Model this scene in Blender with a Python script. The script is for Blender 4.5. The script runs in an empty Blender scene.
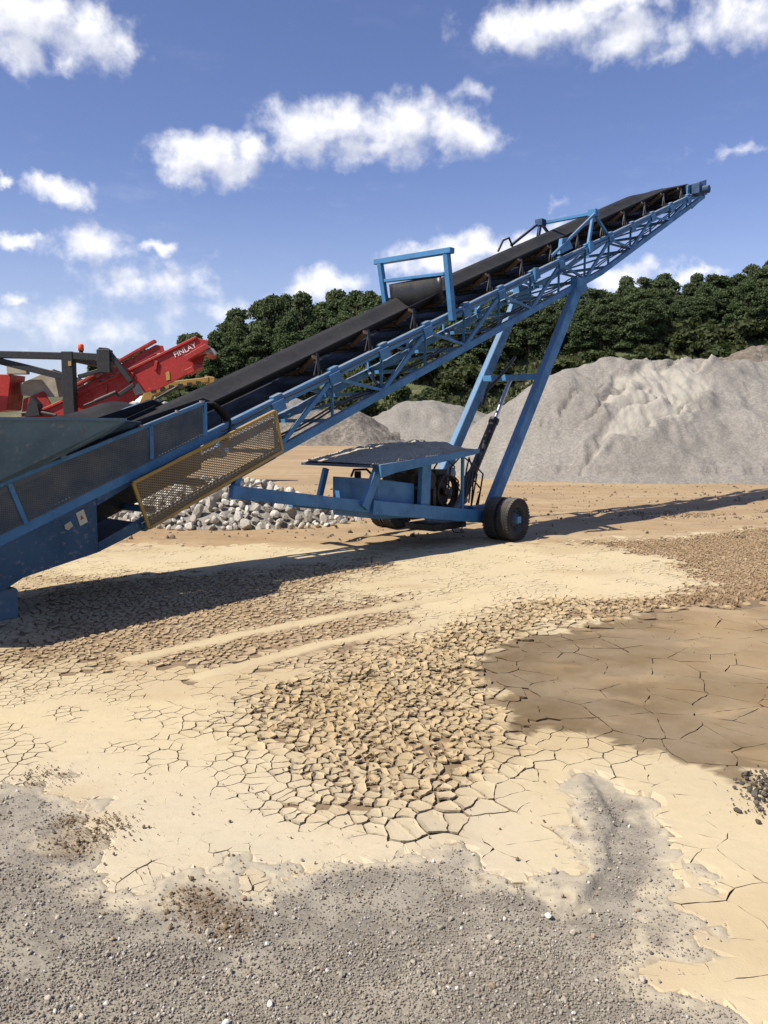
import bpy, bmesh, math, random
import numpy as np
from mathutils import Vector, Matrix, kdtree, Euler
from math import sin, cos, pi, radians as R

random.seed(7); rng = np.random.default_rng(7)
SC = bpy.context.scene
COL = SC.collection

# ------------------------------------------------------------------ helpers
def link(o, parent=None):
    COL.objects.link(o)
    if parent is not None: o.parent = parent
    return o

def tag(o, label=None, cat=None, group=None, kind=None):
    if label: o['label'] = label
    if cat: o['category'] = cat
    if group: o['group'] = group
    if kind: o['kind'] = kind
    return o

def empty(name, loc=(0,0,0), rz=0.0):
    o = bpy.data.objects.new(name, None); o.empty_display_size = .2
    o.location = loc; o.rotation_euler = (0,0,rz)
    return link(o)

def copy_tree(o, parent=None):
    c = o.copy(); COL.objects.link(c)
    if parent is not None: c.parent = parent
    for ch in list(o.children): copy_tree(ch, c)
    return c

class MB:
    """collects polygons for one mesh"""
    def __init__(s): s.v = []; s.f = []; s.sm = []
    def add(s, vs, fs, smooth=False):
        n = len(s.v); s.v += [tuple(p) for p in vs]
        s.f += [tuple(i+n for i in q) for q in fs]; s.sm += [smooth]*len(fs)
    def box(s, lo, hi):
        x0,y0,z0 = lo; x1,y1,z1 = hi
        s.add([(x0,y0,z0),(x1,y0,z0),(x1,y1,z0),(x0,y1,z0),(x0,y0,z1),(x1,y0,z1),(x1,y1,z1),(x0,y1,z1)],
              [(3,2,1,0),(4,5,6,7),(0,1,5,4),(1,2,6,5),(2,3,7,6),(3,0,4,7)])
    def hexa(s, p):   # 8 corners, bottom loop then top loop
        s.add(p, [(3,2,1,0),(4,5,6,7),(0,1,5,4),(1,2,6,5),(2,3,7,6),(3,0,4,7)])
    def beam(s, a, b, w, h, side=None):
        """bar a->b; w across along 'side', h along the other normal"""
        a = Vector(a); b = Vector(b); d = (b-a).normalized()
        sd = Vector(side) if side is not None else (Vector((0,1,0)) if abs(d.y) < .9 else Vector((1,0,0)))
        sd = (sd - d*sd.dot(d)).normalized(); up = d.cross(sd)
        P = []
        for c in (a, b):
            for i, j in ((-1,-1),(1,-1),(1,1),(-1,1)): P.append(c + sd*(w/2*i) + up*(h/2*j))
        s.add(P, [(3,2,1,0),(4,5,6,7),(0,1,5,4),(1,2,6,5),(2,3,7,6),(3,0,4,7)])
    def angle(s, a, b, w, t, side=None):
        """L-section bar"""
        a = Vector(a); b = Vector(b); d = (b-a).normalized()
        sd = Vector(side) if side is not None else Vector((0,1,0))
        sd = (sd - d*sd.dot(d)).normalized(); up = d.cross(sd)
        s.beam(a, b, w, t, sd)
        o = sd*(w/2-t/2) + up*(w/2+t/2)
        s.beam(a+o, b+o, t, w, sd)
    def tube(s, pts, r, n=8, cap=True):
        pts = [Vector(p) for p in pts]; rings = []
        rr = r if isinstance(r, (list, tuple)) else [r]*len(pts)
        d0 = (pts[1]-pts[0]).normalized()
        ref = Vector((0,0,1)) if abs(d0.z) < .9 else Vector((1,0,0))
        for i, p in enumerate(pts):
            d = (pts[min(i+1,len(pts)-1)] - pts[max(i-1,0)]).normalized()
            x = (ref - d*ref.dot(d)).normalized(); y = d.cross(x); ref = x
            rings.append([p + x*(rr[i]*cos(2*pi*k/n)) + y*(rr[i]*sin(2*pi*k/n)) for k in range(n)])
        vs = [q for rg in rings for q in rg]; fs = []
        for i in range(len(pts)-1):
            for k in range(n):
                a = i*n+k; b = i*n+(k+1)%n; fs.append((a, b, b+n, a+n))
        s.add(vs, fs, True)
        if cap:
            s.add(rings[0], [tuple(range(n))[::-1]]); s.add(rings[-1], [tuple(range(n))])
    def lathe(s, prof, c, axis, n=32):
        """profile (r, t) spun about axis through c"""
        c = Vector(c); ax = Vector(axis).normalized()
        x = ax.orthogonal().normalized(); y = ax.cross(x)
        vs = []; fs = []; m = len(prof)
        for k in range(n):
            e = x*cos(2*pi*k/n) + y*sin(2*pi*k/n)
            for r, t in prof: vs.append(c + e*r + ax*t)
        for k in range(n):
            for i in range(m-1):
                a = k*m+i; b = ((k+1)%n)*m+i; fs.append((a, b, b+1, a+1))
        s.add(vs, fs, True)
    def prism(s, poly, o, ex, ey, ez, t):
        """polygon (a,b) in the plane o+a*ex+b*ey extruded t along ez (centred)"""
        o = Vector(o); ex = Vector(ex); ey = Vector(ey); ez = Vector(ez); n = len(poly)
        bot = [o+ex*a+ey*b-ez*(t/2) for a, b in poly]; top = [p+ez*t for p in bot]
        s.add(bot+top, [tuple(range(n))[::-1], tuple(range(n, 2*n))] + [(i, (i+1)%n, n+(i+1)%n, n+i) for i in range(n)])
    def build(s, name, mat, parent=None, bevel=0.0, fix=True):
        me = bpy.data.meshes.new(name); me.from_pydata(s.v, [], s.f)
        me.polygons.foreach_set('use_smooth', s.sm)
        if fix:
            bm = bmesh.new(); bm.from_mesh(me); bmesh.ops.recalc_face_normals(bm, faces=bm.faces); bm.to_mesh(me); bm.free()
        me.materials.append(mat); me.update()
        o = bpy.data.objects.new(name, me); link(o, parent)
        if bevel:
            b = o.modifiers.new('Bevel', 'BEVEL'); b.width = bevel; b.segments = 1; b.limit_method = 'ANGLE'
        return o

def np_mesh(name, V, F, mat, parent=None, smooth=False, cols=None, colname='tone'):
    """V (n,3), F (m,k) quads or tris"""
    me = bpy.data.meshes.new(name); V = np.asarray(V, np.float32); F = np.asarray(F, np.int32); k = F.shape[1]
    me.vertices.add(len(V)); me.vertices.foreach_set('co', V.ravel())
    me.loops.add(F.size); me.loops.foreach_set('vertex_index', F.ravel())
    me.polygons.add(len(F)); me.polygons.foreach_set('loop_start', np.arange(0, F.size, k, dtype=np.int32))
    me.polygons.foreach_set('loop_total', np.full(len(F), k, np.int32))
    me.update(calc_edges=True)
    me.shade_smooth() if smooth else me.shade_flat()
    if cols is not None:
        at = me.color_attributes.new(colname, 'FLOAT_COLOR', 'POINT')
        at.data.foreach_set('color', np.asarray(cols, np.float32).ravel())
    me.materials.append(mat); me.validate(); me.update()
    return link(bpy.data.objects.new(name, me), parent)

_lat = np.random.default_rng(3).random((16, 256, 256))
def vnoise(x, y, s=0):
    L = _lat[s % 16]; xi = np.floor(x).astype(int); yi = np.floor(y).astype(int)
    fx = x-xi; fy = y-yi; fx = fx*fx*(3-2*fx); fy = fy*fy*(3-2*fy)
    a = L[xi % 256, yi % 256]; b = L[(xi+1) % 256, yi % 256]; c = L[xi % 256, (yi+1) % 256]; d = L[(xi+1) % 256, (yi+1) % 256]
    return (a*(1-fx)+b*fx)*(1-fy) + (c*(1-fx)+d*fx)*fy
def fbm(x, y, s=0, o=4, g=.5):
    t = 0; a = 1; n = 0
    for i in range(o):
        t = t + a*vnoise(x*2**i+17.3*i, y*2**i+9.1*i, s+i); n += a; a *= g
    return t/n
def sstep(a, b, x):
    t = np.clip((x-a)/(b-a), 0, 1); return t*t*(3-2*t)
def sdpoly(x, y, poly):
    """signed distance to a polygon, negative inside"""
    d = np.full(x.shape, 1e9); ins = np.zeros(x.shape, bool); n = len(poly)
    for i in range(n):
        ax, ay = poly[i]; bx, by = poly[(i+1) % n]; ex, ey = bx-ax, by-ay
        t = np.clip(((x-ax)*ex+(y-ay)*ey)/(ex*ex+ey*ey+1e-12), 0, 1)
        d = np.minimum(d, np.hypot(x-ax-t*ex, y-ay-t*ey))
        c = (ay > y) != (by > y)
        ins ^= c & (x < (bx-ax)*(y-ay)/(by-ay+1e-12)+ax)
    return np.where(ins, -d, d)
def sdline(x, y, pl):
    """signed side distance to an open polyline (left of travel positive)"""
    d = np.full(x.shape, 1e9); sg = np.ones(x.shape)
    for (ax, ay), (bx, by) in zip(pl[:-1], pl[1:]):
        ex, ey = bx-ax, by-ay
        t = np.clip(((x-ax)*ex+(y-ay)*ey)/(ex*ex+ey*ey), 0, 1)
        dd = np.hypot(x-ax-t*ex, y-ay-t*ey); m = dd < d
        d = np.where(m, dd, d); sg = np.where(m, np.sign(ex*(y-ay)-ey*(x-ax)), sg)
    return d*sg

# ------------------------------------------------------------------ materials
class NT:
    def __init__(s, tree): s.t = tree; s.n = tree.nodes; s.l = tree.links
    def node(s, typ, **kw):
        n = s.n.new(typ)
        for k, v in kw.items(): setattr(n, k, v)
        return n
    def set(s, sock, v):
        if isinstance(v, bpy.types.NodeSocket): s.l.new(v, sock)
        elif v is not None:
            try: sock.default_value = v
            except Exception: sock.default_value = (*v, 1) if len(v) == 3 else v
    def math(s, op, a, b=None, c=None, clamp=False):
        n = s.node('ShaderNodeMath', operation=op, use_clamp=clamp)
        for i, v in enumerate((a, b, c)):
            if v is not None: s.set(n.inputs[i], v)
        return n.outputs[0]
    def vmath(s, op, a, b=None):
        n = s.node('ShaderNodeVectorMath', operation=op); s.set(n.inputs[0], a)
        if b is not None: s.set(n.inputs[1], b)
        return n.outputs['Value'] if op in ('LENGTH', 'DOT_PRODUCT', 'DISTANCE') else n.outputs[0]
    def noise(s, vec, scale, detail=4, rough=.55, dist=0.0):
        n = s.node('ShaderNodeTexNoise'); s.set(n.inputs['Vector'], vec)
        for k, v in (('Scale', scale), ('Detail', detail), ('Roughness', rough), ('Distortion', dist)): s.set(n.inputs[k], v)
        return n.outputs['Fac']
    def voro(s, vec, scale, feat='F1', out='Distance', rnd=1.0):
        n = s.node('ShaderNodeTexVoronoi', feature=feat); s.set(n.inputs['Vector'], vec); n.inputs['Scale'].default_value = scale
        n.inputs['Randomness'].default_value = rnd
        return n.outputs[out]
    def range(s, v, a, b, c=0.0, d=1.0, smooth=True):
        n = s.node('ShaderNodeMapRange', interpolation_type='SMOOTHSTEP' if smooth else 'LINEAR', clamp=True)
        for i, q in enumerate((v, a, b, c, d)): s.set(n.inputs[i], q)
        return n.outputs[0]
    def mix(s, f, a, b, blend='MIX'):
        n = s.node('ShaderNodeMix', data_type='RGBA', blend_type=blend); s.set(n.inputs[0], f); s.set(n.inputs[6], a); s.set(n.inputs[7], b)
        return n.outputs[2]
    def bump(s, h, strength, dist, normal=None):
        n = s.node('ShaderNodeBump'); s.set(n.inputs['Height'], h); n.inputs['Strength'].default_value = strength; n.inputs['Distance'].default_value = dist
        if normal is not None: s.l.new(normal, n.inputs['Normal'])
        return n.outputs[0]

def rgb(*c): return (c[0], c[1], c[2], 1.0)

def new_mat(name):
    m = bpy.data.materials.new(name); m.use_nodes = True; nt = NT(m.node_tree); nt.n.clear()
    out = nt.node('ShaderNodeOutputMaterial'); b = nt.node('ShaderNodeBsdfPrincipled')
    nt.l.new(b.outputs[0], out.inputs[0])
    return m, nt, b, out

DUST = rgb(.36, .31, .24)
def paint(name, col, rough=.5, dirt=.35, metal=0.0, dust=.5, scale=3.0, rust=0.0, spec=.4):
    """worn coat: blotches, streaky grime, chips, dust lying on up-facing faces"""
    m, nt, b, out = new_mat(name)
    tc = nt.node('ShaderNodeTexCoord').outputs['Object']; geo = nt.node('ShaderNodeNewGeometry')
    n1 = nt.noise(tc, scale, 6, .65); n2 = nt.noise(tc, scale*9, 4, .6)
    dk = tuple(x*.45 for x in col[:3])
    c = nt.mix(nt.range(n1, .35, .72, 0, dirt), rgb(*col), rgb(*dk))
    c = nt.mix(nt.range(n2, .55, .8, 0, dirt*.8), c, DUST)
    if rust: c = nt.mix(nt.range(nt.noise(tc, scale*4, 8, .7), .62, .7, 0, rust), c, rgb(.16, .07, .03))
    sep = nt.node('ShaderNodeSeparateXYZ'); nt.l.new(geo.outputs['Normal'], sep.inputs[0])
    up = nt.math('MULTIPLY', nt.range(sep.outputs[2], .25, .95, 0, dust), nt.range(n1, .25, .6, .35, 1))
    c = nt.mix(up, c, DUST)
    nt.set(b.inputs['Base Color'], c); b.inputs['Metallic'].default_value = metal
    b.inputs['Specular IOR Level'].default_value = spec
    nt.set(b.inputs['Roughness'], nt.range(n1, .3, .7, rough-.08, min(1, rough+.2)))
    nt.set(b.inputs['Normal'], nt.bump(n2, .12, .004))
    return m

BLUE = paint('worn_blue_paint', (.046, .175, .35), .45, .5, dust=.45, rust=.75)
TAILBLUE = paint('grimy_shaded_tail_paint', (.022, .074, .140), .55, .6, dust=.5, scale=2.0, rust=.7)  # grimy blue, base darkened to put the tail plates' shade into the colour
BLUE2 = paint('dusty_blue_plate', (.085, .15, .21), .6, .6, dust=.5, scale=1.6, rust=.5)
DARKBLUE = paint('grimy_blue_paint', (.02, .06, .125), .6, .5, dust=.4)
RUBBER = paint('belt_rubber', (.0125, .0125, .0145), .6, .08, dust=.03, scale=2.0, spec=.3)
BLACK = paint('black_steel', (.018, .018, .02), .5, .3, dust=.25)
IDLER = paint('rusty_roller', (.12, .075, .045), .6, .5, dust=.3, rust=.6)
ENGINE = paint('greasy_engine', (.022, .016, .014), .55, .5, dust=.3, scale=7)
DULLRED = paint('dull_red_enamel', (.12, .02, .015), .5, .4, dust=.3)
RED = paint('red_enamel', (.34, .020, .015), .5, .5, dust=.5, scale=1.6)
YEL = paint('yellow_frame_paint', (.38, .24, .05), .5, .4, dust=.3)
MYEL = paint('yellow_machine_paint', (.34, .205, .04), .6, .7, dust=.5)
GREYST = paint('grey_steel', (.26, .25, .24), .45, .4, .3, dust=.3)
STONEPLATE = paint('pale_dusty_plate', (.36, .32, .25), .8, .5, dust=.5)
WHITEP = paint('white_paint', (.7, .7, .68), .5, .25, dust=.2)
TYRE = paint('tyre_rubber', (.022, .021, .02), .8, .3, dust=.35, scale=6)
RIM = paint('wheel_rim', (.03, .05, .07), .6, .5, dust=.4, scale=6)
HOSE = paint('black_hose', (.015, .015, .015), .4, .2, dust=.2)
CHROME = paint('cylinder_rod', (.5, .5, .5), .25, .2, .9, dust=.0)
ORANGE = paint('orange_beacon_lens', (.75, .1, .01), .25, .1, dust=0)

def guard_mat(name, col, kx, kz, fill):
    """expanded metal sheet: real see-through holes"""
    m, nt, b, out = new_mat(name)
    uv = nt.node('ShaderNodeTexCoord').outputs['Object']; sp = nt.node('ShaderNodeSeparateXYZ'); nt.l.new(uv, sp.inputs[0])
    u = nt.math('MULTIPLY', sp.outputs[0], kx)
    v = nt.math('MULTIPLY', nt.math('SUBTRACT', sp.outputs[2], nt.math('MULTIPLY', sp.outputs[0], .389)), kz)
    a = nt.math('ABSOLUTE', nt.math('SINE', nt.math('ADD', u, v))); c = nt.math('ABSOLUTE', nt.math('SINE', nt.math('SUBTRACT', v, u)))
    strand = nt.math('LESS_THAN', nt.math('MINIMUM', a, c), fill)
    tr = nt.node('ShaderNodeBsdfTransparent'); mx = nt.node('ShaderNodeMixShader')
    nt.l.new(strand, mx.inputs[0]); nt.l.new(tr.outputs[0], mx.inputs[1]); nt.l.new(b.outputs[0], mx.inputs[2]); nt.l.new(mx.outputs[0], out.inputs[0])
    n1 = nt.noise(uv, 2.5, 6, .65)
    nt.set(b.inputs['Base Color'], nt.mix(nt.range(n1, .3, .75, 0, .22), rgb(*col), DUST)); b.inputs['Roughness'].default_value = .65
    return m
GUARD = guard_mat('dark_expanded_metal', (.03, .05, .07), 70, 120, .86)
YGUARD = guard_mat('ochre_expanded_metal', (.17, .118, .045), 52, 96, .66)
# ------------------------------------------------------------------ the blue conveyor
# local frame: X runs up the belt in plan, Y is across (near side negative), Z up
CA = math.atan2(.755, .656)
conv = empty('stockpile_conveyor', (1.25, 16.6, 0), CA)
tag(conv, 'long blue wheeled stockpile conveyor with black belt rising over the dried mud', 'conveyor')
SL = .389
def zt(u): return 4.54 + SL*u
def P(u, w, z): return Vector((u, -w, z))
def T(u, w, off): return P(u, w, zt(u)+off)
TW = .70
def bot(u):   # bottom chord offset: tapers towards the head
    return -.73 + (.73-.17)*max(0, min(1, (u-5.2)/6.3))
HEADU = 11.55
nodes = [-5.15 + 1.19*i for i in range(15)]
for sgn in (1, -1):
    w = TW*sgn
    m = MB()
    for u in nodes:   # gusset plates and pads on the chord
        m.beam(T(u-.12, w+.075*sgn, -.06), T(u+.12, w+.075*sgn, -.06), .012, .17)
        m.beam(T(u-.09, w, .085), T(u+.09, w, .085), .10, .05)
    m.beam(T(-9.4, w, 0), T(HEADU+.3, w, 0), .10, .135); side = m.build('side_truss', BLUE, conv, .008)
    m = MB(); m.beam(T(-5.3, w, -.73), T(5.2, w, -.73), .10, .13); m.beam(T(5.2, w, -.73), T(HEADU, w, -.17), .10, .12)
    m.build('bottom_chord', BLUE, side, .008)
    for i, u in enumerate(nodes):
        b0 = bot(u)
        m = MB(); m.angle(T(u, w-.01*sgn, -.06), T(u, w-.01*sgn, b0+.05), .055, .008); m.build('brace', BLUE, side)
        if i < len(nodes)-1:
            v = nodes[i+1]
            m = MB()
            a, b = ((u, -.06), (v, bot(v)+.05)) if i % 2 else ((u, b0+.05), (v, -.06))
            m.beam(T(a[0], w+.022*sgn, a[1]), T(b[0], w+.022*sgn, b[1]), .05, .07 if i % 2 == 0 else .045)
            m.build('brace', BLUE, side)
for i, u in enumerate(nodes):       # lateral members between the two sides
    m = MB(); m.beam(T(u, -TW+.05, bot(u)), T(u, TW-.05, bot(u)), .06, .06, (1,0,0)); m.build('cross_member', BLUE, conv)
    if i < len(nodes)-1:
        v = nodes[i+1]; s = 1 if i % 2 else -1
        m = MB(); m.beam(T(u+.04, -TW*s*.92, bot(u)+.035), T(v-.04, TW*s*.92, bot(v)+.035), .05, .035); m.build('cross_member', BLUE, conv)

def dr(u):
    t = max(0, min(1, (u+7)/7.0)); return -.085*(1-t*t*(3-2*t))
# belt: troughed carrying run, flattening at the head, and flat return run
prof = [(-.54,.475),(-.46,.425),(-.38,.37),(-.3,.315),(-.2,.275),(0,.262),(.2,.275),(.3,.315),(.38,.37),(.46,.425),(.54,.475)]
V = []; us = list(np.linspace(-10.4, 9.0, 70)) + list(np.linspace(9.15, 10.75, 14))
for u in us:
    f = min(1, max(0, (u-9.0)/1.75)); f = f*f*(3-2*f); sag = 0.0
    for w, o in prof:
        V.append(T(u, w*(1-.03*f)+.006*sin(u*.5), o*(1-f)+.345*f+dr(u)))
hp = Vector((10.78, 0, zt(10.78)+.10)); hq = Vector((HEADU, 0, zt(HEADU)+.03))
for a in np.linspace(75, -100, 12):
    a = R(a); q = hp + Vector((.24*cos(a), 0, .24*sin(a)))
    for w, o in prof: V.append((q.x, -w*.97, q.z))
for u in np.linspace(10.2, -10.4, 60):
    for w, o in prof: V.append(T(u, w*.98, -.02))
n = len(prof); F = [(i*n+k, i*n+k+1, (i+1)*n+k+1, (i+1)*n+k) for i in range(len(V)//n-1) for k in range(n-1)]
belt = np_mesh('belt', [tuple(p) for p in V], F, RUBBER, conv, True)
so = belt.modifiers.new('Solid', 'SOLIDIFY'); so.thickness = .018; so.offset = 0

def idler(u):
    dd = dr(u)
    f = min(1, max(0, (u-9.0)/1.75)); lo = .12*f
    m = MB(); m.angle(T(u, -.69, .075), T(u, .69, .075), .07, .01, (1,0,0))
    for s in (1, -1):
        m.beam(T(u, .66*s, .1), T(u, .62*s, .42-lo), .05, .014, (1,0,0))
        m.beam(T(u, .24*s, .1), T(u, .24*s, .22), .05, .014, (1,0,0))
        m.beam(T(u-.07, .62*s, .09), T(u+.02, .62*s, .36-lo), .02, .03)
    fr = m.build('idler', BLACK, conv)
    for a, b in (((-.19, .20), (.19, .20)), ((.24, .215), (.56, .42)), ((-.24, .215), (-.56, .42))):
        k = lambda o: (o*(1-f)+.275*f)
        m = MB(); m.tube([T(u, a[0], k(a[1])-.005+dd), T(u, b[0], k(b[1])-.005+dd)], .052, 12); m.build('roller', IDLER, fr)
for u in nodes[1:-1]: idler(u-.25)
for u in nodes[0:14:2]:
    m = MB(); m.tube([T(u+.3, -.62, -.078), T(u+.3, .62, -.078)], .045, 12); m.build('return_roller', IDLER, conv)

# head end
m = MB(); m.lathe([(0,-.6),(.06,-.6),(.06,-.56),(.225,-.56),(.225,.56),(.06,.56),(.06,.6),(0,.6)], hp, (0,1,0), 28); m.build('head_pulley', BLACK, conv)
m = MB()
for s in (1, -1): m.prism([(-.85,-.12),(.55,-.08),(.55,.12),(-.85,.2)], hq+Vector((-.3,.66*s,0)), (1,0,SL), (0,0,1), (0,1,0), .05)
m.beam(hq+Vector((.3,-.64,.12)), hq+Vector((.3,.64,.12)), .12, .12, (1,0,0)); m.build('head_frame', BLUE, conv, .006)
m = MB(); m.lathe([(0,0),(.15,0),(.15,.2),(.11,.22),(.11,.45),(0,.45)], hp+Vector((0,-.70,0)), (0,-1,0), 18)
m.box(hp+Vector((-.22,-.95,-.12)), hp+Vector((.12,-.72,.17))); m.build('drive_motor', DARKBLUE, conv, .01)
m = MB(); m.box(hq+Vector((.36,-.32,.03)), hq+Vector((.62,.1,.22))); m.beam(hp+Vector((.2,-.55,.1)), hp+Vector((.2,.55,.1)), .05, .1, (1,0,0)); m.build('belt_scraper', BLACK, conv, .01)
m = MB(); m.tube([hq+Vector((.42,-.66,.05)), hq+Vector((.0,-.68,-.25)), T(10.6, .74, -.33)], .02); m.build('stay_rod', HOSE, conv)

# gantry over the belt with hanging rubber flap
gu = -1.08
m = MB()
m.beam(P(gu+.1, .86, 4.10), P(gu-.1, .86, 5.26), .10, .12); m.beam(P(gu+.3, -.86, 4.22), P(gu+.05, -.86, 5.32), .10, .10)
m.beam(P(gu-.12, 1.0, 5.30), P(gu+.08, -1.0, 5.37), .13, .10, (1,0,0))
m.beam(P(gu-.05, .80, 4.92), P(gu+.14, -.80, 5.0), .10, .06, (1,0,0))
g = m.build('deflector_frame', BLUE, conv, .006)
V = []; F = []
for i in range(13):
    w = -.7+1.4*i/12; d = .42+.10*cos(i/12*pi*1.0-pi/2)+.02*sin(i*2.1)
    x = gu+.03-.1*(w/.7)
    V += [P(x, w, 4.92), P(x+.03, w, 4.92-d*.5), P(x+.09, w, 4.92-d)]
F = [(3*i+k, 3*i+k+1, 3*i+k+4, 3*i+k+3) for i in range(12) for k in range(2)]
fl = np_mesh('rubber_flap', [tuple(p) for p in V], F, HOSE, g, True); so = fl.modifiers.new('Solid', 'SOLIDIFY'); so.thickness = .02

# folding masts and stays
for s in (1, -1):
    w = TW*s; m = MB()
    ax, az = 4.72, 7.12
    m.beam(P(4.5, w, zt(4.5)+.05), P(ax, w, az), .06, .085)
    m.beam(P(ax, w+.06*s, az-.02), P(2.75 if s > 0 else 3.5, w+.06*s, 5.83 if s > 0 else 6.38), .05, .06)
    m.beam(P(ax+.02, w, az-.02), P(5.5, w, zt(5.5)+.05), .06, .06)
    m.box(P(ax-.1, w+.1, az-.1), P(ax+.1, w-.1, az+.06))
    if s > 0: m.prism([(-.3,-.1),(.3,-.1),(.18,.16),(-.1,.2)], P(3.35, w+.02, 6.12), (.93,0,.36), (-.36,0,.93), (0,1,0), .09)
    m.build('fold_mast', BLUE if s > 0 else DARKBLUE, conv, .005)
m = MB(); m.beam(P(4.72, TW, 7.10), P(4.85, -TW, 7.12), .08, .08, (1,0,0)); m.build('mast_crossbar', BLUE, conv, .006)
m = MB(); m.tube([P(3.5,-.72,6.35), P(3.35,-.72,6.52), P(3.1,-.72,6.42), P(2.9,-.72,6.15)], .025); m.build('hose', HOSE, conv)
m = MB()

for u in (2.05, 4.45):
    m = MB(); m.prism([(-.12,-.10),(.12,-.10),(.10,.12),(-.04,.15)], T(u, TW+.09, 0), Vector((1,0,SL)).normalized(), Vector((-SL,0,1)).normalized(), (0,1,0), .07); m.build('fold_hinge', BLUE, conv, .008)

m = MB()
for s, o in ((1, -.60), (1, -.55)):
    m.tube([T(u, (TW-.09)*s, o+bot(u)+.73-.02*sin(u*4.1+o*9)-.03*(sin(u*1.7) > .8)) for u in np.linspace(-5, 10.6, 40)], .016, 6, False)
m.build('hydraulic_hose', HOSE, conv)
m = MB(); m.tube([T(u, TW+.06, .02-.03*abs(sin((u+.3)*pi/2.38))) for u in np.linspace(-6.2, 10.9, 90)], .012, 6, False); m.build('cable', HOSE, conv)
# lifting legs
for s in (1, -1):
    w = .76*s; m = MB(); m.beam(P(.28, w, .26), P(3.98, w, 5.37), .15, .27)
    m.box(P(3.75, w+.09, 5.2), P(4.2, w-.09, 5.52)); m.build('lifting_leg', BLUE, conv, .012)
m = MB(); m.beam(P(2.36, -.69, 3.24), P(2.36, .69, 3.24), .13, .13, (1,0,0)); m.build('leg_crossbar', BLUE, conv, .008)
m = MB(); m.tube([P(.45, 0, .5), P(1.72, 0, 2.27)], .095, 16); m.tube([P(1.70, 0, 2.24), P(1.76, 0, 2.33)], .11, 16)
cy = m.build('hydraulic_cylinder', BLACK, conv)
m = MB(); m.tube([P(1.76, 0, 2.32), P(2.36, 0, 3.2)], .045, 14); m.build('piston_rod', CHROME, cy)
m = MB(); m.tube([P(1.0, .2, 2.6), P(1.15, .2, 2.93), P(1.7, .1, 3.18), P(2.35, .0, 3.55), P(2.7, -.1, 3.72)], .035, 8); m.build('hose', HOSE, conv)

# undercarriage
def axl(u): return .41 - .132*(u-.0)
m = MB()
m.beam(P(-6.15, .86, axl(-6.15)+.05), P(-3.2, .92, axl(-3.2)), .11, .19)
m.beam(P(-3.35, .97, axl(-3.35)), P(.12, .99, axl(.12)), .12, .24)
m.beam(P(-3.35, -.97, axl(-3.35)), P(.12, -.99, axl(.12)), .12, .24)
for u in (-3.2, -1.5): m.beam(P(u, -.92, axl(u)), P(u, .92, axl(u)), .12, .14, (1,0,0))
m.beam(P(-6.05, .78, axl(-6)), P(-5.95, .78, zt(-5.95)-.7), .10, .10)
m.box(P(-.2, .84, .30), P(.75, .68, .62)); m.box(P(-.2, -.68, .30), P(.75, -.84, .62))
m.beam(P(.35, -.7, .48), P(.35, .7, .48), .16, .16, (1,0,0))
ch = m.build('chassis', BLUE, conv, .008)
m = MB(); m.beam(P(0, -1.75, .41), P(0, 1.75, .41), .13, .13, (1,0,0)); m.build('axle', BLUE, ch, .006)

def wheel(w, out):
    m = MB(); r = .415; tw = .125
    pr = [(.235,-tw*.75),(.30,-tw),(.37,-tw*1.04),(.398,-tw*.93),(r,-tw*.66)]
    for k in range(4):
        a = -tw*.66+tw*1.32*(k+.36)/4; b = -tw*.66+tw*1.32*(k+.64)/4
        pr += [(r,a-.004),(r-.016,a),(r-.016,b),(r,b+.004)]
    pr += [(r,tw*.66),(.398,tw*.93),(.37,tw*1.04),(.30,tw),(.235,tw*.75)]
    m.lathe(pr, P(0, w, .41), (0,-1,0), 44)
    for k in range(44):    # shoulder lugs
        a = 2*pi*k/44
        for s in (1, -1):
            c = P(0, w+s*tw*.86, .41)+Vector((cos(a)*.396, 0, sin(a)*.396)); e = Vector((cos(a),0,sin(a)))*.014; t = Vector((-sin(a),0,cos(a)))*.017; y = Vector((0,.022,0))
            m.hexa([c-e-t-y, c-e+t-y, c-e+t+y, c-e-t+y, c+e-t-y, c+e+t-y, c+e+t+y, c+e-t+y])
    tyre = m.build('wheel', TYRE, conv)
    m = MB(); o = out
    m.lathe([(.24,-tw*.8*o),(.25,-tw*.78*o),(.235,-tw*.3*o),(.225,tw*.1*o),(.2,tw*.25*o),(.12,tw*.22*o),(.11,tw*.6*o),(.075,tw*.75*o),(0,tw*.78*o)], P(0, w, .41), (0,-1,0), 30)
    m.lathe([(.225,tw*.05*o),(.238,tw*.5*o),(.25,tw*.8*o),(.262,tw*.86*o),(.258,tw*.7*o)], P(0, w, .41), (0,-1,0), 30)
    for k in range(8):
        a = 2*pi*k/8; c = P(0, w+tw*.28*o, .41)+Vector((cos(a)*.155,0,sin(a)*.155)); m.tube([c, c+Vector((0,-.03*o,0))], .017, 6)
    m.build('rim', RIM, tyre)
for s in (1, -1):
    wheel(1.30*s, s); wheel(1.60*s, s)

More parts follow.
